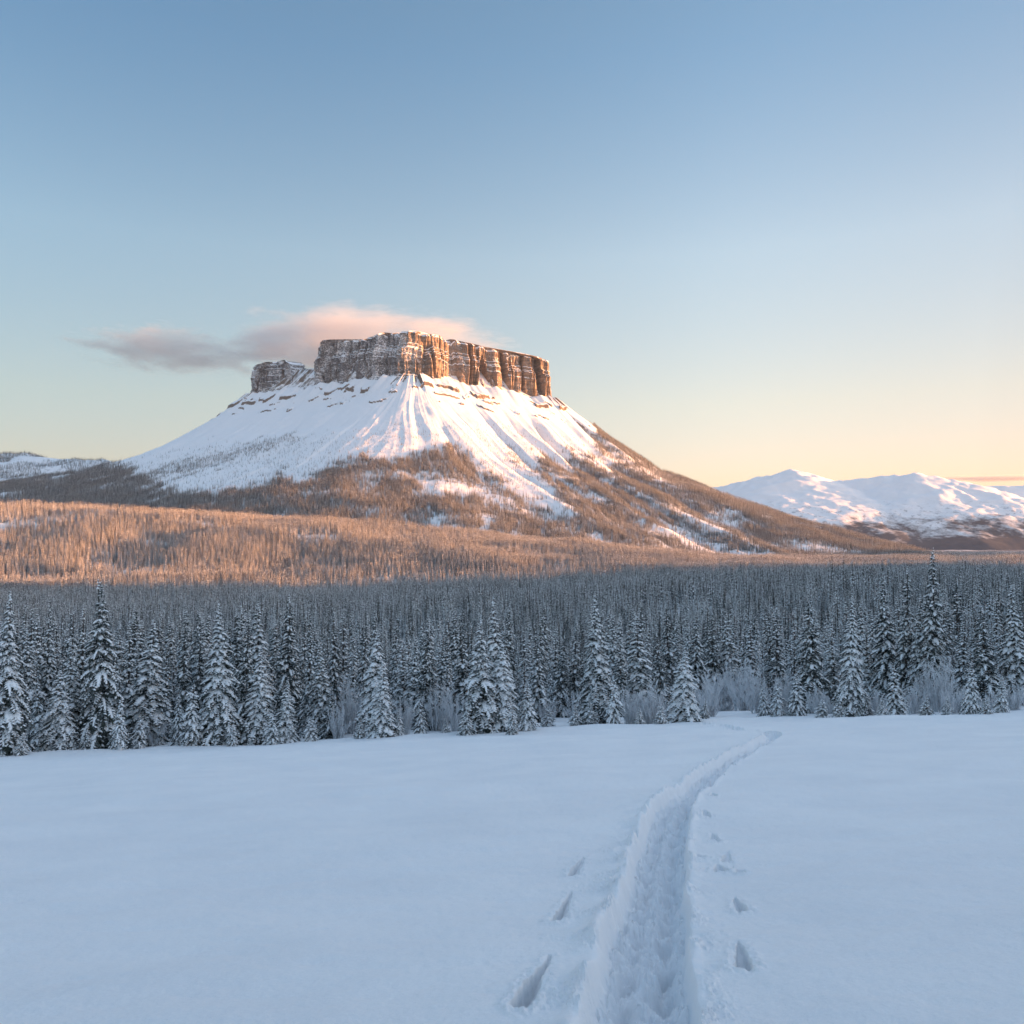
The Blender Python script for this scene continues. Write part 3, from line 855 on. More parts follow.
def tree(kind, x, y, z, H, R, rz, label, group):
    if kind + '_b' in PROTO and LEAN.random() < .5: kind = kind + '_b'
    h0, r0, mt, mf, ms = PROTO[kind]
    e = bpy.data.objects.new('spruce_tree', None)
    e.empty_display_size = 0.5
    COL.objects.link(e)
    e.location = (x, y, z); e.rotation_euler = (LEAN.gauss(0, .03), LEAN.gauss(0, .03), rz)
    e.scale = (R / r0, R / r0, H / h0)
    for nm, me in (('trunk', mt), ('crown', mf), ('snow_load', ms)):
        c = bpy.data.objects.new(nm, me); COL.objects.link(c); c.parent = e
    tag(e, label, 'tree', group)
    return e

def gh(x, y):
    z, _, _ = ground_h(np.array([float(x)]), np.array([float(y)]))
    return float(z[0])

# px of the foot, py of the top, py of the foot, half width px, kind, label
G1 = 'spruces along the front edge of the forest'
FRONT = [
 (4, 588, 757, 25, 'tall3', 'tall snow-laden spruce at the far left end of the forest edge'),
 (29, 604, 747, 13, 'slim1', 'slim grey spruce just behind the leftmost tall spruce'),
 (46, 598, 746, 14, 'slim2', 'slim frosted spruce, left of the short triangular white spruce and behind it'),
 (68, 606, 747, 15, 'dark2', 'slim dark-topped spruce poking up between the slim frosted one and tallest left spruce'),
 (72, 640, 751, 19, 'tall1', 'broad frosted spruce filling the space left of the tallest spruce on the left'),
 (59, 668, 753, 21, 'white1', 'snow-plastered triangular spruce in front near the left end of the row'),
 (101, 576, 750, 27, 'dark3', 'tallest spruce of the left half, dark with open ragged boughs'),
 (118, 694, 751, 10, 'small1', 'tiny white spruce at the foot of the tallest left spruce'),
 (128, 620, 742, 12, 'slim2', 'narrow grey spruce directly right of the tallest left spruce'),
 (145, 617, 746, 24, 'tall1', 'wide frosted spruce right of the tallest left spruce, snow down to the ground'),
 (178, 686, 746, 9, 'small2', 'left one of two little white spruces standing close together'),
 (191, 681, 746, 12, 'small1', 'right one of two little white spruces standing close together'),
 (209, 714, 744, 8, 'small2', 'stubby rounded snow-covered spruce right of the two little white ones'),
 (181, 614, 740, 12, 'dark2', 'slim dark spruce standing behind the two little white spruces'),
 (164, 640, 741, 12, 'slim1', 'ragged slim spruce between the wide frosted one and slim dark one'),
 (221, 600, 744, 26, 'tall3', 'tall symmetrical frosted spruce with sweeping white skirts, left third of the row'),
 (245, 612, 740, 16, 'dark1', 'dark spruce close behind the right shoulder of the symmetrical frosted one'),
 (259, 648, 742, 21, 'white2', 'heavily snow-covered spruce in front, right of the tall symmetrical one'),
 (288, 592, 737, 18, 'dark1', 'tall narrow dark spruce with drooping boughs, right of the snow-covered one'),
 (285, 678, 741, 14, 'white2', 'low frosted spruce at the foot of the tall narrow dark one'),
 (309, 622, 737, 14, 'slim2', 'slim grey spruce just right of the tall narrow dark one'),
 (322, 640, 737, 17, 'tall2', 'snowy mid-height spruce beside the small snow mound on its right'),
 (329, 686, 738, 11, 'dark1', 'short dark spruce immediately left of the small snow mound'),
 (311, 716, 741, 8, 'small1', 'tiny white spruce standing alone in front, left of the small snow mound'),
 (373, 630, 736, 20, 'white1', 'taller of the pair of thickly snow-plastered spruces right of the mound'),
 (382, 660, 738, 17, 'white2', 'shorter of the pair of thickly snow-plastered spruces right of the mound'),
 (395, 612, 726, 13, 'dark2', 'dark thin spruce rising behind the thickly plastered pair'),
 (352, 650, 731, 11, 'slim1', 'thin ragged spruce behind the small snow mound'),
 (425, 621, 731, 17, 'dark1', 'dark spruce with white tips between the plastered pair and dense clump'),
 (421, 696, 734, 9, 'small2', 'small white spruce in front of the dark one with white tips'),
 (446, 717, 733, 6, 'small1', 'knee-high white sapling left of the dense clump of broad spruces'),
 (404, 640, 729, 13, 'slim2', 'grey slim spruce at the right shoulder of the plastered pair'),
 (464, 612, 726, 14, 'dark2', 'dark slim spruce behind the left side of the dense clump'),
 (481, 614, 733, 25, 'tall3', 'broad left spruce of the dense clump, boughs sweeping to the snow'),
 (498, 596, 729, 17, 'tall2', 'tallest spruce of the dense clump left of centre'),
 (502, 640, 732, 20, 'white1', 'snowy front right spruce of the dense clump left of centre'),
 (528, 678, 731, 12, 'small1', 'small bright white spruce at the right foot of the dense clump'),
 (540, 622, 722, 14, 'slim2', 'grey slim spruce right of the dense clump, behind the small bright one'),
 (559, 632, 719, 12, 'dark1', 'dark spruce above the hollow in the snow edge near the centre'),
 (574, 618, 718, 12, 'slim1', 'ragged slim spruce at the left flank of the tall centre spruce'),
 (598, 591, 724, 22, 'tall1', 'tall frosted spruce in the centre with a fine pointed tip'),
 (590, 698, 726, 10, 'small2', 'small white spruce at the left foot of the tall centre spruce'),
 (614, 677, 726, 11, 'small1', 'small white spruce at the right foot of the tall centre spruce'),
 (622, 640, 719, 13, 'dark2', 'dark slim spruce just right of the tall centre spruce'),
 (640, 612, 718, 16, 'tall2', 'frosted spruce with hanging boughs, second tall one right of centre'),
 (663, 630, 715, 13, 'dark1', 'dark spruce behind the triangular one left of the big snow mound'),
 (684, 647, 723, 18, 'white1', 'triangular snowy spruce in front, left of the big snow mound'),
 (696, 608, 711, 15, 'dark3', 'dark tall spruce behind the triangular one, left of the big mound'),
 (713, 614, 709, 13, 'dark2', 'dark slim spruce straight behind the left slope of the big mound'),
 (731, 610, 708, 15, 'tall2', 'frosted spruce rising right behind the top of the big mound'),
 (752, 622, 708, 13, 'slim2', 'grey slim spruce behind the right slope of the big mound'),
 (765, 680, 715, 8, 'small2', 'leftmost of three small white spruces right of the big mound'),
 (778, 681, 716, 9, 'small1', 'middle of three small white spruces right of the big mound'),
 (797, 671, 716, 12, 'small2', 'rightmost and widest of three small white spruces right of the big mound'),
 (776, 610, 709, 14, 'dark2', 'dark slim spruce behind the three small white ones'),
 (812, 591, 713, 18, 'dark1', 'dark pointed spruce left of the very white columnar spruce'),
 (852, 593, 715, 17, 'tall3', 'very white columnar spruce between two groups of dark spruces at right'),
 (835, 628, 711, 12, 'slim1', 'ragged thin spruce between the dark pointed one and white columnar one'),
 (888, 572, 708, 19, 'dark3', 'big dark spruce left of the tallest spruce at right'),
 (905, 565, 708, 14, 'dark2', 'dark slim spruce squeezed between the big dark one and the tallest'),
 (932, 547, 708, 20, 'dark1', 'tallest spruce of all, dark with a white tip, right part of the row'),
 (918, 592, 708, 15, 'tall2', 'frosted spruce at the left shoulder of the tallest spruce'),
 (897, 663, 714, 13, 'small1', 'small white spruce in front of the big dark one at right'),
 (971, 659, 713, 11, 'small2', 'small white pointed spruce alone in front near the right edge'),
 (988, 605, 708, 17, 'dark1', 'dark spruce with snowy shoulders behind the small pointed one, near right edge'),
 (1018, 583, 706, 19, 'tall1', 'tall frosted spruce cut by the right edge of the view'),
 (1001, 674, 712, 9, 'small1', 'small frosted spruce between the dark one and the right edge'),
 (962, 610, 703, 13, 'slim2', 'grey slim spruce behind the small pointed one near the right edge'),
 (870, 622, 708, 12, 'slim2', 'slim grey spruce right of the very white columnar one'),
 (22, 732, 757, 8, 'small1', 'knee-high frosted sapling between the leftmost spruce and the short triangular one'),
 (86, 722, 752, 7, 'small2', 'knee-high sapling between the short triangular spruce and tallest left spruce'),
 (139, 714, 749, 8, 'small1', 'frosted sapling at the left foot of the wide frosted spruce'),
 (232, 724, 745, 7, 'small2', 'stubby sapling before the right skirt of the symmetrical frosted spruce'),
 (272, 712, 743, 8, 'small1', 'small sapling between the snow-covered spruce and tall narrow dark one'),
 (360, 716, 739, 7, 'small2', 'stubby white sapling right beside the small snow mound'),
 (399, 708, 737, 8, 'small1', 'small frosted sapling at the right foot of the plastered pair'),
 (466, 702, 735, 8, 'small2', 'frosted sapling at the left foot of the dense clump'),
 (512, 704, 734, 8, 'small2', 'knee-high sapling in front of the dense clump, beside the bright white one'),
 (548, 706, 726, 8, 'small1', 'small sapling just left of the hollow in the snow edge'),
 (576, 704, 727, 8, 'small2', 'frosted sapling left of the tall centre spruce, outside its small white neighbour'),
 (640, 706, 726, 7, 'small2', 'stubby sapling in front of the frosted bush right of centre'),
 (661, 703, 725, 7, 'small1', 'knee-high sapling at the left foot of the triangular snowy spruce'),
 (704, 698, 720, 7, 'small2', 'small sapling on the left foot of the big mound'),
 (822, 698, 717, 8, 'small1', 'frosted sapling at the right foot of the dark pointed spruce'),
 (838, 696, 717, 7, 'small2', 'stubby sapling touching the left foot of the white columnar spruce'),
 (882, 696, 716, 7, 'small1', 'knee-high sapling left of the small white spruce before the big dark one'),
 (926, 694, 715, 8, 'small2', 'frosted sapling in front of the tallest spruce'),
 (948, 694, 714, 7, 'small1', 'small sapling halfway between the tallest spruce and small pointed one'),
 (986, 695, 714, 7, 'small2', 'knee-high sapling right of the small white pointed spruce'),
 (868, 692, 714, 8, 'small2', 'low white spruce at the right foot of the columnar one'),
]
rngp = random.Random(77)
placed = []
for (px, pt, pb, hw, kind, lab) in FRONT:
    x, y = field_pt(px, pb)
    z = gh(x, y)
    dep = y * CP + z * SP
    zt = math.tan(math.atan((512 - pt) / F) + PITCH) * y
    H = zt - z + 0.05
    R = hw * dep / F * 1.2
    tree(kind, x, y, z - 0.05, H, R, rngp.random() * 6.28, lab, G1)
    placed.append((x, y, px))

# ------------------------------------------------------------------ scattered forest
npr = np.random.RandomState(5)
def sample_grid(X, Y, Z, n, wmask=None, wrap=False):
    """area-weighted random points on a quad grid"""
    nr, nc = X.shape
    if wrap:
        X = np.hstack([X, X[:, :1]]); Y = np.hstack([Y, Y[:, :1]]); Z = np.hstack([Z, Z[:, :1]])
    ax, ay = X[:-1, :-1], Y[:-1, :-1]; bx, by = X[1:, 1:], Y[1:, 1:]
    cx, cy = X[1:, :-1], Y[1:, :-1]; dx, dy = X[:-1, 1:], Y[:-1, 1:]
    A = 0.5 * np.abs((bx - ax) * (dy - cy) - (dx - cx) * (by - ay))
    if wmask is not None: A = A * wmask(X[:-1, :-1], Y[:-1, :-1], Z[:-1, :-1])
    cdf = np.cumsum(A.ravel()); tot = cdf[-1]
    n = int(n(tot)) if callable(n) else n
    i = np.searchsorted(cdf, npr.rand(n) * tot)
    i = np.minimum(i, A.size - 1)
    r, c = np.divmod(i, A.shape[1])
    u, v = npr.rand(n), npr.rand(n)
    f = lambda M: (M[r, c] * (1 - u) + M[r + 1, c] * u) * (1 - v) + (M[r, c + 1] * (1 - u) + M[r + 1, c + 1] * u) * v
    return f(X), f(Y), f(Z)

def inpoly(px, py, P):
    P = np.array(P, float); ins = np.zeros(px.shape, bool)
    j = len(P) - 1
    for i in range(len(P)):
        xi, yi = P[i]; xj, yj = P[j]
        c = ((yi > py) != (yj > py)) & (px < (xj - xi) * (py - yi) / (yj - yi + 1e-9) + xi)
        ins ^= c; j = i
    return ins

def edge_y(px):       # where the open snow ends in the sketch
    return np.interp(px, [-300, 0, 100, 200, 310, 345, 400, 500, 530, 560, 620, 700, 735, 800, 900, 1024, 1300],
                         [768, 753, 747, 742, 737, 733, 732, 729, 726, 719, 721, 715, 709, 712, 709, 706, 700])

pts = []     # x, y, z, H, width factor
# valley: from the forest edge to the foot of the lit slopes
rad_n = int(0.5 * 1000 * 1000 * 1.9 / 6.0)
ru = np.sqrt(npr.rand(rad_n) * (1000.0 ** 2 - 58 ** 2) + 58 ** 2)
ta = npr.uniform(-0.85, 1.05, rad_n)
X = ru * np.sin(ta); Y = ru * np.cos(ta)
Z = base_h(X, Y)
px, py = project(X, Y, Z)
keep = (py < edge_y(px) - 2.0) & (px > -320) & (px < 1900)
dens = 0.60 + 0.9 * fbm(X / 60, Y / 60, 401, 3)
keep &= npr.rand(rad_n) < np.clip(dens, .16, 1) * (0.75 + 0.25 * sstep(260, 80, ru))
X, Y, Z, ru = X[keep], Y[keep], Z[keep], ru[keep]
Hh = (7.0 + 4.0 * sstep(200, 500, ru) + 9.5 * npr.rand(len(X)) ** 1.8 + 3.0 * npr.rand(len(X)) ** 6) * (1 + .28 * fbm(X / 55, Y / 55, 405, 3))
Hh = np.where((npr.rand(len(X)) < .25), Hh * .6, Hh)
pts.append(np.stack([X, Y, Z, Hh], 1))

# foothill and its back, plain at right
def wm(x, y, z):
    return ((y > 940) & (y < 3600) & (np.abs(x) < 0.82 * y + 60)).astype(float)
X, Y, Z = sample_grid(GX, GY, GZ, lambda A: 2, wm, True) if False else (None, None, None)
n = 330000
ru = np.sqrt(npr.rand(n) * (3800.0 ** 2 - 990 ** 2) + 990 ** 2)
# denser close by
ru = 990 + (ru - 990) * npr.rand(n) ** 1.1
ta = npr.uniform(-0.74, 0.74, n)
X = ru * np.sin(ta); Y = ru * np.cos(ta); Z = base_h(X, Y)
gl = fbm(X / 150, Y / 80, 411, 3)
keep = npr.rand(n) < np.clip(1.05 + 1.7 * gl, 0.06, 1)
px, py = project(X, Y, Z)
keep &= (px > -200) & (px < 1220)
X, Y, Z = X[keep], Y[keep], Z[keep]
Hh = 11 + 8 * npr.rand(len(X))
foot = np.stack([X, Y, Z, Hh], 1)

# mountain flanks
front = (tn[:, 1] < 0.25)
X, Y, Z = sample_grid(TX, TY, TZ, 1100000, lambda x, y, z: ((y < 3900) & (z > -70) & front[None, :-1 if False else None].repeat(x.shape[0], 0)[:, :x.shape[1]]).astype(float), True)
px, py = project(X, Y, Z)
gz = base_h(X, Y)
ok = (Z > gz - 2) & (px > -150) & (px < 1170)
X, Y, Z, px, py = X[ok], Y[ok], Z[ok], px[ok], py[ok]
jx = px + 8 * fbm(X / 60, Y / 60, 421, 4, .65) + npr.normal(0, 2.0, len(X)); jy = py + 7 * fbm(X / 60 + 40, Y / 60, 422, 4, .65) + npr.normal(0, 1.8, len(X))
WOOD = [(-160, 492), (60, 478), (112, 466), (140, 477), (176, 494), (222, 496), (262, 486), (283, 475), (300, 484), (330, 470), (345, 462), (368, 459),
        (392, 463), (430, 452), (446, 445), (460, 449), (482, 470), (517, 496), (545, 510), (578, 518), (560, 498), (536, 470), (532, 456),
        (552, 462), (572, 480), (590, 492), (570, 468), (566, 454), (592, 462), (620, 486), (612, 462), (592, 446), (600, 420), (640, 430), (700, 450), (760, 475),
        (830, 500), (930, 530), (1200, 545), (1200, 620), (-160, 620)]
SNOWY = [[(383, 472), (430, 475), (470, 484), (528, 505), (500, 504), (455, 494), (415, 484)],
         [(600, 447), (640, 464), (697, 492), (680, 490), (640, 474), (612, 462)],
         [(662, 507), (690, 512), (745, 532), (760, 542), (715, 532), (680, 522)],
         [(633, 516), (670, 528), (730, 549), (790, 568), (806, 575), (760, 572), (690, 550), (648, 530)],
         [(797, 545), (825, 547), (835, 553), (805, 551)],
         [(450, 556), (480, 553), (490, 560), (470, 563)],
         [(480, 500), (520, 508), (575, 522), (590, 530), (540, 520)]]
w = inpoly(jx, jy, WOOD)
for P in SNOWY:
    w &= ~(inpoly(jx, jy, P) & (npr.rand(len(px)) > .05))
# line of trees climbing the left slope, sparse scouts above the wood
strk = inpoly(jx, jy, [(136, 480), (180, 464), (240, 449), (296, 436), (298, 440), (240, 456), (180, 475), (150, 482)]) & (npr.rand(len(px)) < .45)
strk |= inpoly(jx, jy, [(505, 448), (512, 449), (528, 470), (522, 472)]) & (npr.rand(len(px)) < .6)
scout = (npr.rand(len(px)) < 0.05) & (jy > np.interp(jx, [0, 130, 250, 300, 420, 520, 600, 700], [460, 462, 440, 440, 425, 425, 440, 480]))
thin = fbm(X / 110, Y / 110, 431, 4)
an = np.arctan2(Y - 3380, X + 470); rr_ = np.hypot(Y - 3380, X + 470)
chute = np.abs(perlin(an * 22 + .6 * perlin(X / 160, Y / 160, 433), rr_ / 700.0, 432))      # narrow avalanche tracks running downhill
w &= (chute > 0.065) | (npr.rand(len(px)) < .12) | (rr_ > 1900) | (jx < 400 + 40 * thin)
w &= npr.rand(len(px)) < np.clip(0.85 + 1.0 * thin, 0.12, 1)
keep = w | strk | scout
mt_pts = np.stack([X[keep], Y[keep], Z[keep], (11 + 8 * npr.rand(keep.sum())) * np.where(w[keep], 1, .6)], 1)
okf = np.ones(len(foot), bool)
print('mountain trees', len(mt_pts), 'foothill trees', len(foot), 'valley', len(pts[0]))

# left hill woods
X, Y, Z = sample_grid(LX, LY, LZ, 100000, lambda x, y, z: ((z > -40) & (x > -3600)).astype(float))
px, py = project(X, Y, Z)
keep = (px > -120) & (px < 330) & ((fbm(X / 220, Y / 220, 441, 4) > -0.02) | (Z < 260))
lh_pts = np.stack([X[keep], Y[keep], Z[keep], 9 + 7 * npr.rand(keep.sum())], 1)

# the largest of the valley trees become things of their own
V = pts[0]
dist = np.hypot(V[:, 0], V[:, 1])
vpx, vpy = project(V[:, 0], V[:, 1], V[:, 2])
_, vtop = project(V[:, 0], V[:, 1], V[:, 2] + V[:, 3])
PF = np.array([(a, b_) for a, b_, _ in placed])
clear = np.array([np.min(np.hypot(PF[:, 0] - x, PF[:, 1] - y)) for x, y in V[:, :2]])
toofar_front = (dist < 115) & (clear < 1.7)
V = V[~toofar_front]; dist = dist[~toofar_front]; vpx = vpx[~toofar_front]
app = V[:, 3] / dist
order = np.argsort(-np.where((vpx > -20) & (vpx < 1044), app, 0))
N_IND = 195
ind, rest = order[:N_IND], order[N_IND:]

LANDMARKS = [(4, 'leftmost tall spruce'), (101, 'tallest left spruce'), (221, 'symmetrical frosted spruce'), (288, 'tall narrow dark spruce'),
             (375, 'thickly plastered pair'), (490, 'dense clump'), (598, 'tall centre spruce'), (684, 'triangular snowy spruce'),
             (735, 'big snow mound'), (812, 'dark pointed spruce'), (852, 'white columnar spruce'), (932, 'tallest spruce of all'), (1018, 'tall spruce at the right edge')]
ORD = ['nearest', 'second', 'third', 'fourth', 'fifth', 'sixth', 'seventh', 'eighth', 'ninth', 'tenth', 'eleventh', 'twelfth', 'thirteenth', 'fourteenth', 'fifteenth', 'sixteenth', 'seventeenth', 'eighteenth', 'nineteenth', 'twentieth']
buckets = {}
for i in ind:
    k = min(range(len(LANDMARKS)), key=lambda q: abs(LANDMARKS[q][0] - vpx[i]))
    side = 'left' if vpx[i] < LANDMARKS[k][0] else 'right'
    buckets.setdefault((k, side), []).append(i)
G2 = 'spruces in the crowded ranks behind the front edge'
for (k, side), lst in sorted(buckets.items()):
    lst.sort(key=lambda i: abs(vpx[i] - LANDMARKS[k][0]))
    for r, i in enumerate(lst):
        x, y, z, H = V[i]
        cap = (600 + 22 * rngp.random() if vpx[i] < 850 else 572 + 25 * rngp.random())      # none overtops the front row
        H = min(H, max(5.0, math.tan(math.atan((512 - cap) / F) + PITCH) * y - z))
        kind = rngp.choice(['tall1', 'tall2', 'tall3', 'dark1', 'dark2', 'dark3', 'slim1', 'slim2', 'slim2', 'dark2', 'tall2']) if H > 8 else rngp.choice(['white2', 'slim2', 'white1'])
        tone = {'d': 'dark', 't': 'frosted', 's': 'slim grey', 'w': 'short snowy'}[kind[0]]
        pos = ORD[r] if r < len(ORD) else 'farthest'
        R = PROTO[kind][1] / PROTO[kind][0] * H * rngp.uniform(.85, 1.15)
        z = gh(x, y)
        tree(kind, x, y, z - .1, H, R, rngp.random() * 6.28,
             '%s spruce in back ranks, %s %s of the %s' % (tone, pos, side, LANDMARKS[k][1]), G2)

# instanced woods
def joined(kind, seed, *a, **k):
    trk, fol, sno = spruce(seed, *a, **k)
    mb = MB()
    nf, ns = 0, 0
    verts = trk.v + fol.v + sno.v
    o1, o2 = trk.n, trk.n + fol.n
    sh = lambda L, o_: [tuple(i + o_ for i in f) for f in L]
    quads = trk.q + sh(fol.q, o1) + sh(sno.q, o2)
    tris = trk.t + sh(fol.t, o1) + sh(sno.t, o2)
    me = mesh_from('wood_' + kind, np.array(verts), quads, tris, False)
    idx = [0] * len(trk.q) + [1] * len(fol.q) + [2] * len(sno.q) + [0] * len(trk.t) + [1] * len(fol.t) + [2] * len(sno.t)
    for m in (M_BARK, M_NEEDLE, M_TSNOW): me.materials.append(m)
    me.polygons.foreach_set('material_index', np.array(idx, np.int32))
    return bpy.data.objects.new('wood_' + kind, me)
MIDP = [joined('a', 21, 12, 1.6, 28, 7, .75, 8, 1.2), joined('b', 22, 12, 1.3, 30, 6, .40, 8, 1.1, gap=.06, rough=.5),
        joined('c', 23, 12, 1.8, 26, 7, .92, 8, 1.3), joined('d', 24, 12, 1.4, 30, 6, .22, 8, 1.0, gap=.08, rough=.5)]
SHADEP = [joined('e', 31, 12, 1.5, 15, 6, .90, 5, 1.4), joined('f', 32, 12, 1.25, 16, 5, .55, 5, 1.25, rough=.5),
          joined('g', 33, 12, 1.7, 14, 6, .75, 5, 1.35), joined('h', 34, 12, 1.2, 16, 5, .35, 5, 1.15, rough=.5)]
FARP = [joined('i', 41, 12, 1.5, 15, 6, .85, 5, 1.4), joined('j', 42, 12, 1.3, 16, 6, .65, 5, 1.3, rough=.5),
        joined('k', 43, 12, 1.7, 14, 6, .85, 5, 1.5), joined('l', 44, 12, 1.25, 16, 5, .15, 5, 1.2, rough=.5)]

MOUNTP = [joined('m', 51, 12, 1.5, 15, 6, .45, 5, 1.3), joined('n', 52, 12, 1.25, 16, 5, .15, 5, 1.2, rough=.5),
          joined('o', 53, 12, 1.7, 14, 6, .60, 5, 1.3), joined('p', 54, 12, 1.2, 16, 5, .10, 5, 1.1, rough=.5)]

def scatter(name, P, protos, label):
    me = bpy.data.meshes.new(name)
    me.vertices.add(len(P))
    me.vertices.foreach_set('co', P[:, :3].astype(np.float32).ravel())
    n = len(P)
    s = P[:, 3] / 12.0
    wd = s * npr.uniform(.75, 1.5, n)
    a = me.attributes.new('tree_scale', 'FLOAT_VECTOR', 'POINT'); a.data.foreach_set('vector', np.stack([wd, wd, s], 1).astype(np.float32).ravel())
    a = me.attributes.new('tree_rot', 'FLOAT_VECTOR', 'POINT'); a.data.foreach_set('vector', np.stack([npr.normal(0, .02, n), npr.normal(0, .02, n), npr.rand(n) * 6.283], 1).astype(np.float32).ravel())
    a = me.attributes.new('tree_pick', 'INT', 'POINT'); a.data.foreach_set('value', npr.randint(0, len(protos), n).astype(np.int32))
    o = link(name, me)
    g = bpy.data.node_groups.new('scatter_' + name, 'GeometryNodeTree')
    g.interface.new_socket('Geometry', in_out='INPUT', socket_type='NodeSocketGeometry')
    g.interface.new_socket('Geometry', in_out='OUTPUT', socket_type='NodeSocketGeometry')
    gi = g.nodes.new('NodeGroupInput'); go = g.nodes.new('NodeGroupOutput')
    jn = g.nodes.new('GeometryNodeJoinGeometry')
    for pr in reversed(protos):
        oi = g.nodes.new('GeometryNodeObjectInfo'); oi.inputs['Object'].default_value = pr; oi.inputs['As Instance'].default_value = True
        g.links.new(oi.outputs['Geometry'], jn.inputs[0])
    ip = g.nodes.new('GeometryNodeInstanceOnPoints')
    ip.inputs['Pick Instance'].default_value = True
    def att(nm, ty):
        q = g.nodes.new('GeometryNodeInputNamedAttribute'); q.data_type = ty; q.inputs[0].default_value = nm
        return q.outputs[0]
    g.links.new(gi.outputs[0], ip.inputs['Points']); g.links.new(jn.outputs[0], ip.inputs['Instance'])
    g.links.new(att('tree_pick', 'INT'), ip.inputs['Instance Index'])
    g.links.new(att('tree_rot', 'FLOAT_VECTOR'), ip.inputs['Rotation'])
    g.links.new(att('tree_scale', 'FLOAT_VECTOR'), ip.inputs['Scale'])
    g.links.new(ip.outputs[0], go.inputs[0])
    md = o.modifiers.new('scatter', 'NODES'); md.node_group = g
    tag(o, label, 'forest', kind='stuff')
    return o
Vr = V[rest]
dr = dist[rest]
scatter('valley_forest', Vr[dr < 420], MIDP, 'shaded frosted spruce forest filling the valley behind the front rows')
scatter('valley_forest', Vr[dr >= 420], SHADEP, 'far shaded part of the frosted forest up to the sunlit edge')
scatter('hillside_forest', foot, FARP, 'sunlit frosted forest on the foothill below the mountain')
scatter('mountain_forest', mt_pts, MOUNTP, 'woods climbing the flanks of the flat topped mountain')
scatter('hill_forest', lh_pts, MOUNTP, 'dark woods on the hill beyond the saddle at left')

# ------------------------------------------------------------------ frosted bushes
def bush_mesh(seed, H, R, stems):
    rng = random.Random(seed)
    mb = MB()
    def ribbon(p, q, w0, w1):
        dx, dy, dz = q[0] - p[0], q[1] - p[1], q[2] - p[2]
        a = rng.random() * 3.14
        ex, ey = math.cos(a), math.sin(a)
        mb.add([(p[0] - ex * w0, p[1] - ey * w0, p[2]), (p[0] + ex * w0, p[1] + ey * w0, p[2]), (p[0] - ey * w0, p[1] + ex * w0, p[2]),
                (q[0] - ex * w1, q[1] - ey * w1, q[2]), (q[0] + ex * w1, q[1] + ey * w1, q[2]), (q[0] - ey * w1, q[1] + ex * w1, q[2])],
               [(0, 1, 4, 3), (1, 2, 5, 4), (2, 0, 3, 5)])
    for s in range(stems):
        a = rng.random() * 6.28; lean = rng.random() ** .7
        p = (0.18 * R * math.cos(a) * rng.random() * 3, 0.18 * R * math.sin(a) * rng.random() * 3, -0.1)
        L = H * rng.uniform(.35, 1.02) * (1 - .25 * lean)
        tx, ty = R * lean * math.cos(a), R * lean * math.sin(a)
        prev = p
        for k in range(1, 6):
            f = k / 5
            q = (p[0] + tx * f ** 1.4 + rng.uniform(-.04, .04) * H * f, p[1] + ty * f ** 1.4 + rng.uniform(-.04, .04) * H * f, L * f)
            ribbon(prev, q, .030 * (1.15 - f) + .014, .030 * (1 - f) + .013)
            if True:
                for m in range(6):
                    b_ = rng.random() * 6.28; l = H * rng.uniform(.10, .24) * (1.15 - .5 * f)
                    st = tuple(prev[i] + (q[i] - prev[i]) * rng.random() for i in range(3))
                    e = (st[0] + math.cos(b_) * l * .5, st[1] + math.sin(b_) * l * .5, st[2] + l * rng.uniform(.45, 1.1))
                    ribbon(st, e, .022, .014)
                    for r_ in range(2):
                        c_ = rng.random() * 6.28; l2 = l * rng.uniform(.3, .55)
                        s2 = tuple(st[i] + (e[i] - st[i]) * rng.uniform(.3, 1) for i in range(3))
                        ribbon(s2, (s2[0] + math.cos(c_) * l2 * .7, s2[1] + math.sin(c_) * l2 * .7, s2[2] + l2 * rng.uniform(0, .8)), .018, .012)
            prev = q
    me = mb.mesh('frosted_bush', False)
    me.materials.append(M_FROST)
    return me
BUSH = [(4.0, 1.6, bush_mesh(1, 4.0, 1.6, 34)), (3.0, 1.5, bush_mesh(2, 3.0, 1.5, 30)), (1.6, 1.0, bush_mesh(3, 1.6, 1.0, 22))]
G3 = 'frosted leafless bushes at the forest edge'
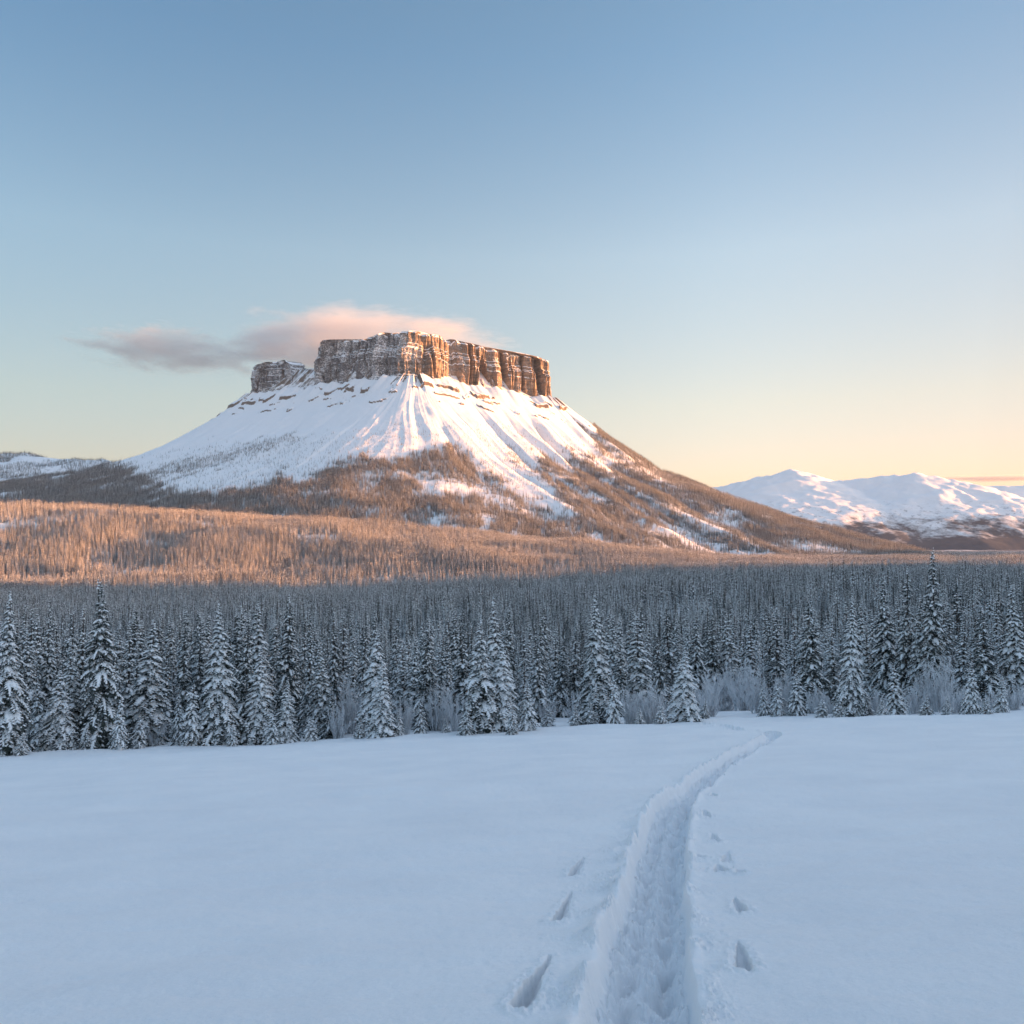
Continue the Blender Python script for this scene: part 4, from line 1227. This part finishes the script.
BUSHES = [
 (352, 672, 735, 14, 0, 'airy frosted bush behind the small snow mound'),
 (338, 700, 738, 10, 1, 'frosted bush at the left end of the small snow mound'),
 (404, 694, 734, 10, 1, 'frosted bush between the plastered pair and the small white spruce'),
 (438, 676, 731, 14, 0, 'airy frosted bush right of the dark spruce with white tips'),
 (455, 690, 731, 11, 1, 'frosted bush at the left foot of the dense clump'),
 (578, 690, 723, 12, 1, 'frosted bush left of the tall centre spruce'),
 (632, 684, 724, 14, 0, 'frosted bush right of the small white spruce by the tall centre one'),
 (650, 680, 723, 14, 0, 'wide frosted bush between the centre and the triangular snowy spruce'),
 (664, 694, 722, 11, 1, 'low frosted bush at the left foot of the triangular snowy spruce'),
 (706, 672, 716, 15, 0, 'pale frosted bush on the left slope of the big mound'),
 (724, 660, 711, 15, 0, 'tall airy frosted bush behind the left side of the big mound'),
 (744, 656, 711, 16, 0, 'tallest airy frosted bush, right behind the crest of the big mound'),
 (758, 672, 713, 12, 1, 'frosted bush at the right end of the big mound'),
 (786, 668, 713, 12, 0, 'frosted bush behind the three small white spruces'),
 (818, 686, 714, 11, 2, 'low frosted bush at the foot of the dark pointed spruce'),
 (834, 692, 714, 10, 2, 'low frosted bush left of the white columnar spruce'),
 (878, 688, 713, 11, 1, 'frosted bush between the columnar spruce and the big dark one'),
 (916, 684, 712, 11, 1, 'frosted bush right of the small white spruce before the big dark one'),
 (940, 650, 710, 15, 0, 'tall pale frosted bush at the foot of the tallest spruce'),
 (955, 682, 711, 12, 1, 'frosted bush left of the small white pointed spruce'),
 (986, 690, 711, 10, 2, 'low frosted bush right of the small white pointed spruce'),
 (1012, 680, 710, 13, 1, 'frosted bush at the right edge of the view'),
 (154, 716, 746, 9, 2, 'low frosted bush at the foot of the wide frosted spruce at left'),
 (235, 715, 743, 9, 2, 'low frosted bush at the foot of the symmetrical frosted spruce'),
 (544, 694, 722, 11, 1, 'frosted bush right of the small bright white spruce by the clump'),
]
for (px, pt, pb, hw, k, lab) in BUSHES:
    x, y = field_pt(px, pb); z = gh(x, y)
    zt = math.tan(math.atan((512 - pt) / F) + PITCH) * y
    h0, r0, me = BUSH[k]
    e = bpy.data.objects.new('frosted_bush', me); COL.objects.link(e)
    e.location = (x, y, z); e.rotation_euler = (0, 0, rngp.random() * 6.28)
    sxy = hw * y / F / r0 * 1.1
    e.scale = (sxy, sxy, (zt - z) / h0)
    tag(e, lab, 'bush', G3)

# ------------------------------------------------------------------ clouds, far behind the mountain
def cloud(px, py, dist_, half, seed, thick, scale, albedo, label, roll=0.0, thr=0.0):
    me = bpy.data.meshes.new('cloud')
    import bmesh
    bm = bmesh.new(); bmesh.ops.create_icosphere(bm, subdivisions=4, radius=1.0); bm.to_mesh(me); bm.free()
    m = bpy.data.materials.new('cloud_vapour'); m.use_nodes = True
    t = m.node_tree
    for n in list(t.nodes): t.nodes.remove(n)
    out = t.nodes.new('ShaderNodeOutputMaterial'); pv = t.nodes.new('ShaderNodeVolumePrincipled')
    t.links.new(pv.outputs[0], out.inputs['Volume'])
    pv.inputs['Color'].default_value = (*albedo, 1)
    pv.inputs['Anisotropy'].default_value = 0.2
    tc = t.nodes.new('ShaderNodeTexCoord')
    ln = N(t, 'ShaderNodeVectorMath', operation='LENGTH'); t.links.new(tc.outputs['Object'], ln.inputs[0])
    mp = N(t, 'ShaderNodeMapping'); mp.inputs['Scale'].default_value = scale; mp.inputs['Location'].default_value = (seed * 3.7, seed * 1.9, seed * .7)
    t.links.new(tc.outputs['Object'], mp.inputs['Vector'])
    nz = noise(t, mp.outputs[0], 1.0, 8, 0.62)
    fall = math_n(t, 'SUBTRACT', 1.0, math_n(t, 'POWER', ln.outputs['Value'], 1.6))
    d = math_n(t, 'ADD', math_n(t, 'MULTIPLY', fall, 1.05), math_n(t, 'MULTIPLY', math_n(t, 'SUBTRACT', nz, 0.5), 2.3))
    d = maprange(t, d, 0.22 + thr, 0.85 + thr, 0.0, thick)
    t.links.new(d, pv.inputs['Density'])
    o = link('cloud', me, m)
    o.location = ((px - 512) / F * dist_, dist_, (545 - py) / F * dist_)
    o.scale = half; o.rotation_euler = (0, roll, 0)
    tag(o, label, 'cloud')
    return o
cloud(352, 343, 16000, (3500, 1500, 860), 1, 0.0012, (3.0, 1.6, 3.0), (0.78, 0.85, 0.93), 'pinkish cloud bank drifting behind the flat summit')
cloud(168, 349, 16300, (2500, 800, 620), 2, 0.0011, (3.8, 1.4, 3.4), (0.76, 0.79, 0.85), 'small grey wisp of cloud trailing left of the pink bank', rad(5), .05)  # grey albedo puts the shade on this wisp into its colour
cloud(1010, 478, 16000, (1700, 900, 70), 3, 0.0030, (2.0, 1.0, 1.0), (0.85, 0.82, 0.84), 'thin mauve streak of cloud low over the far peaks')

# ------------------------------------------------------------------ thin frosty air
hz = [(-9000, -2200, -130), (12000, -2200, -130), (12000, 13200, -130), (-9000, 13200, -130)]
hv = np.array(hz + [(x, y, 960) for x, y, _ in hz], float)
hq = [(3, 2, 1, 0), (4, 5, 6, 7), (0, 1, 5, 4), (1, 2, 6, 5), (2, 3, 7, 6), (3, 0, 4, 7)]
M_HAZE = bpy.data.materials.new('haze'); M_HAZE.use_nodes = True
t = M_HAZE.node_tree
for n in list(t.nodes): t.nodes.remove(n)
out = t.nodes.new('ShaderNodeOutputMaterial'); pv = t.nodes.new('ShaderNodeVolumePrincipled')
t.links.new(pv.outputs[0], out.inputs['Volume'])
pv.inputs['Color'].default_value = (0.62, 0.80, 1.0, 1)
pv.inputs['Density'].default_value = 0.000014
pv.inputs['Anisotropy'].default_value = 0.1
o = link('haze', mesh_from('haze', hv, hq, None, False), M_HAZE)
tag(o, 'thin frosty haze between the valley and the far ranges', 'haze', kind='stuff')
S.cycles.volume_bounces = 2
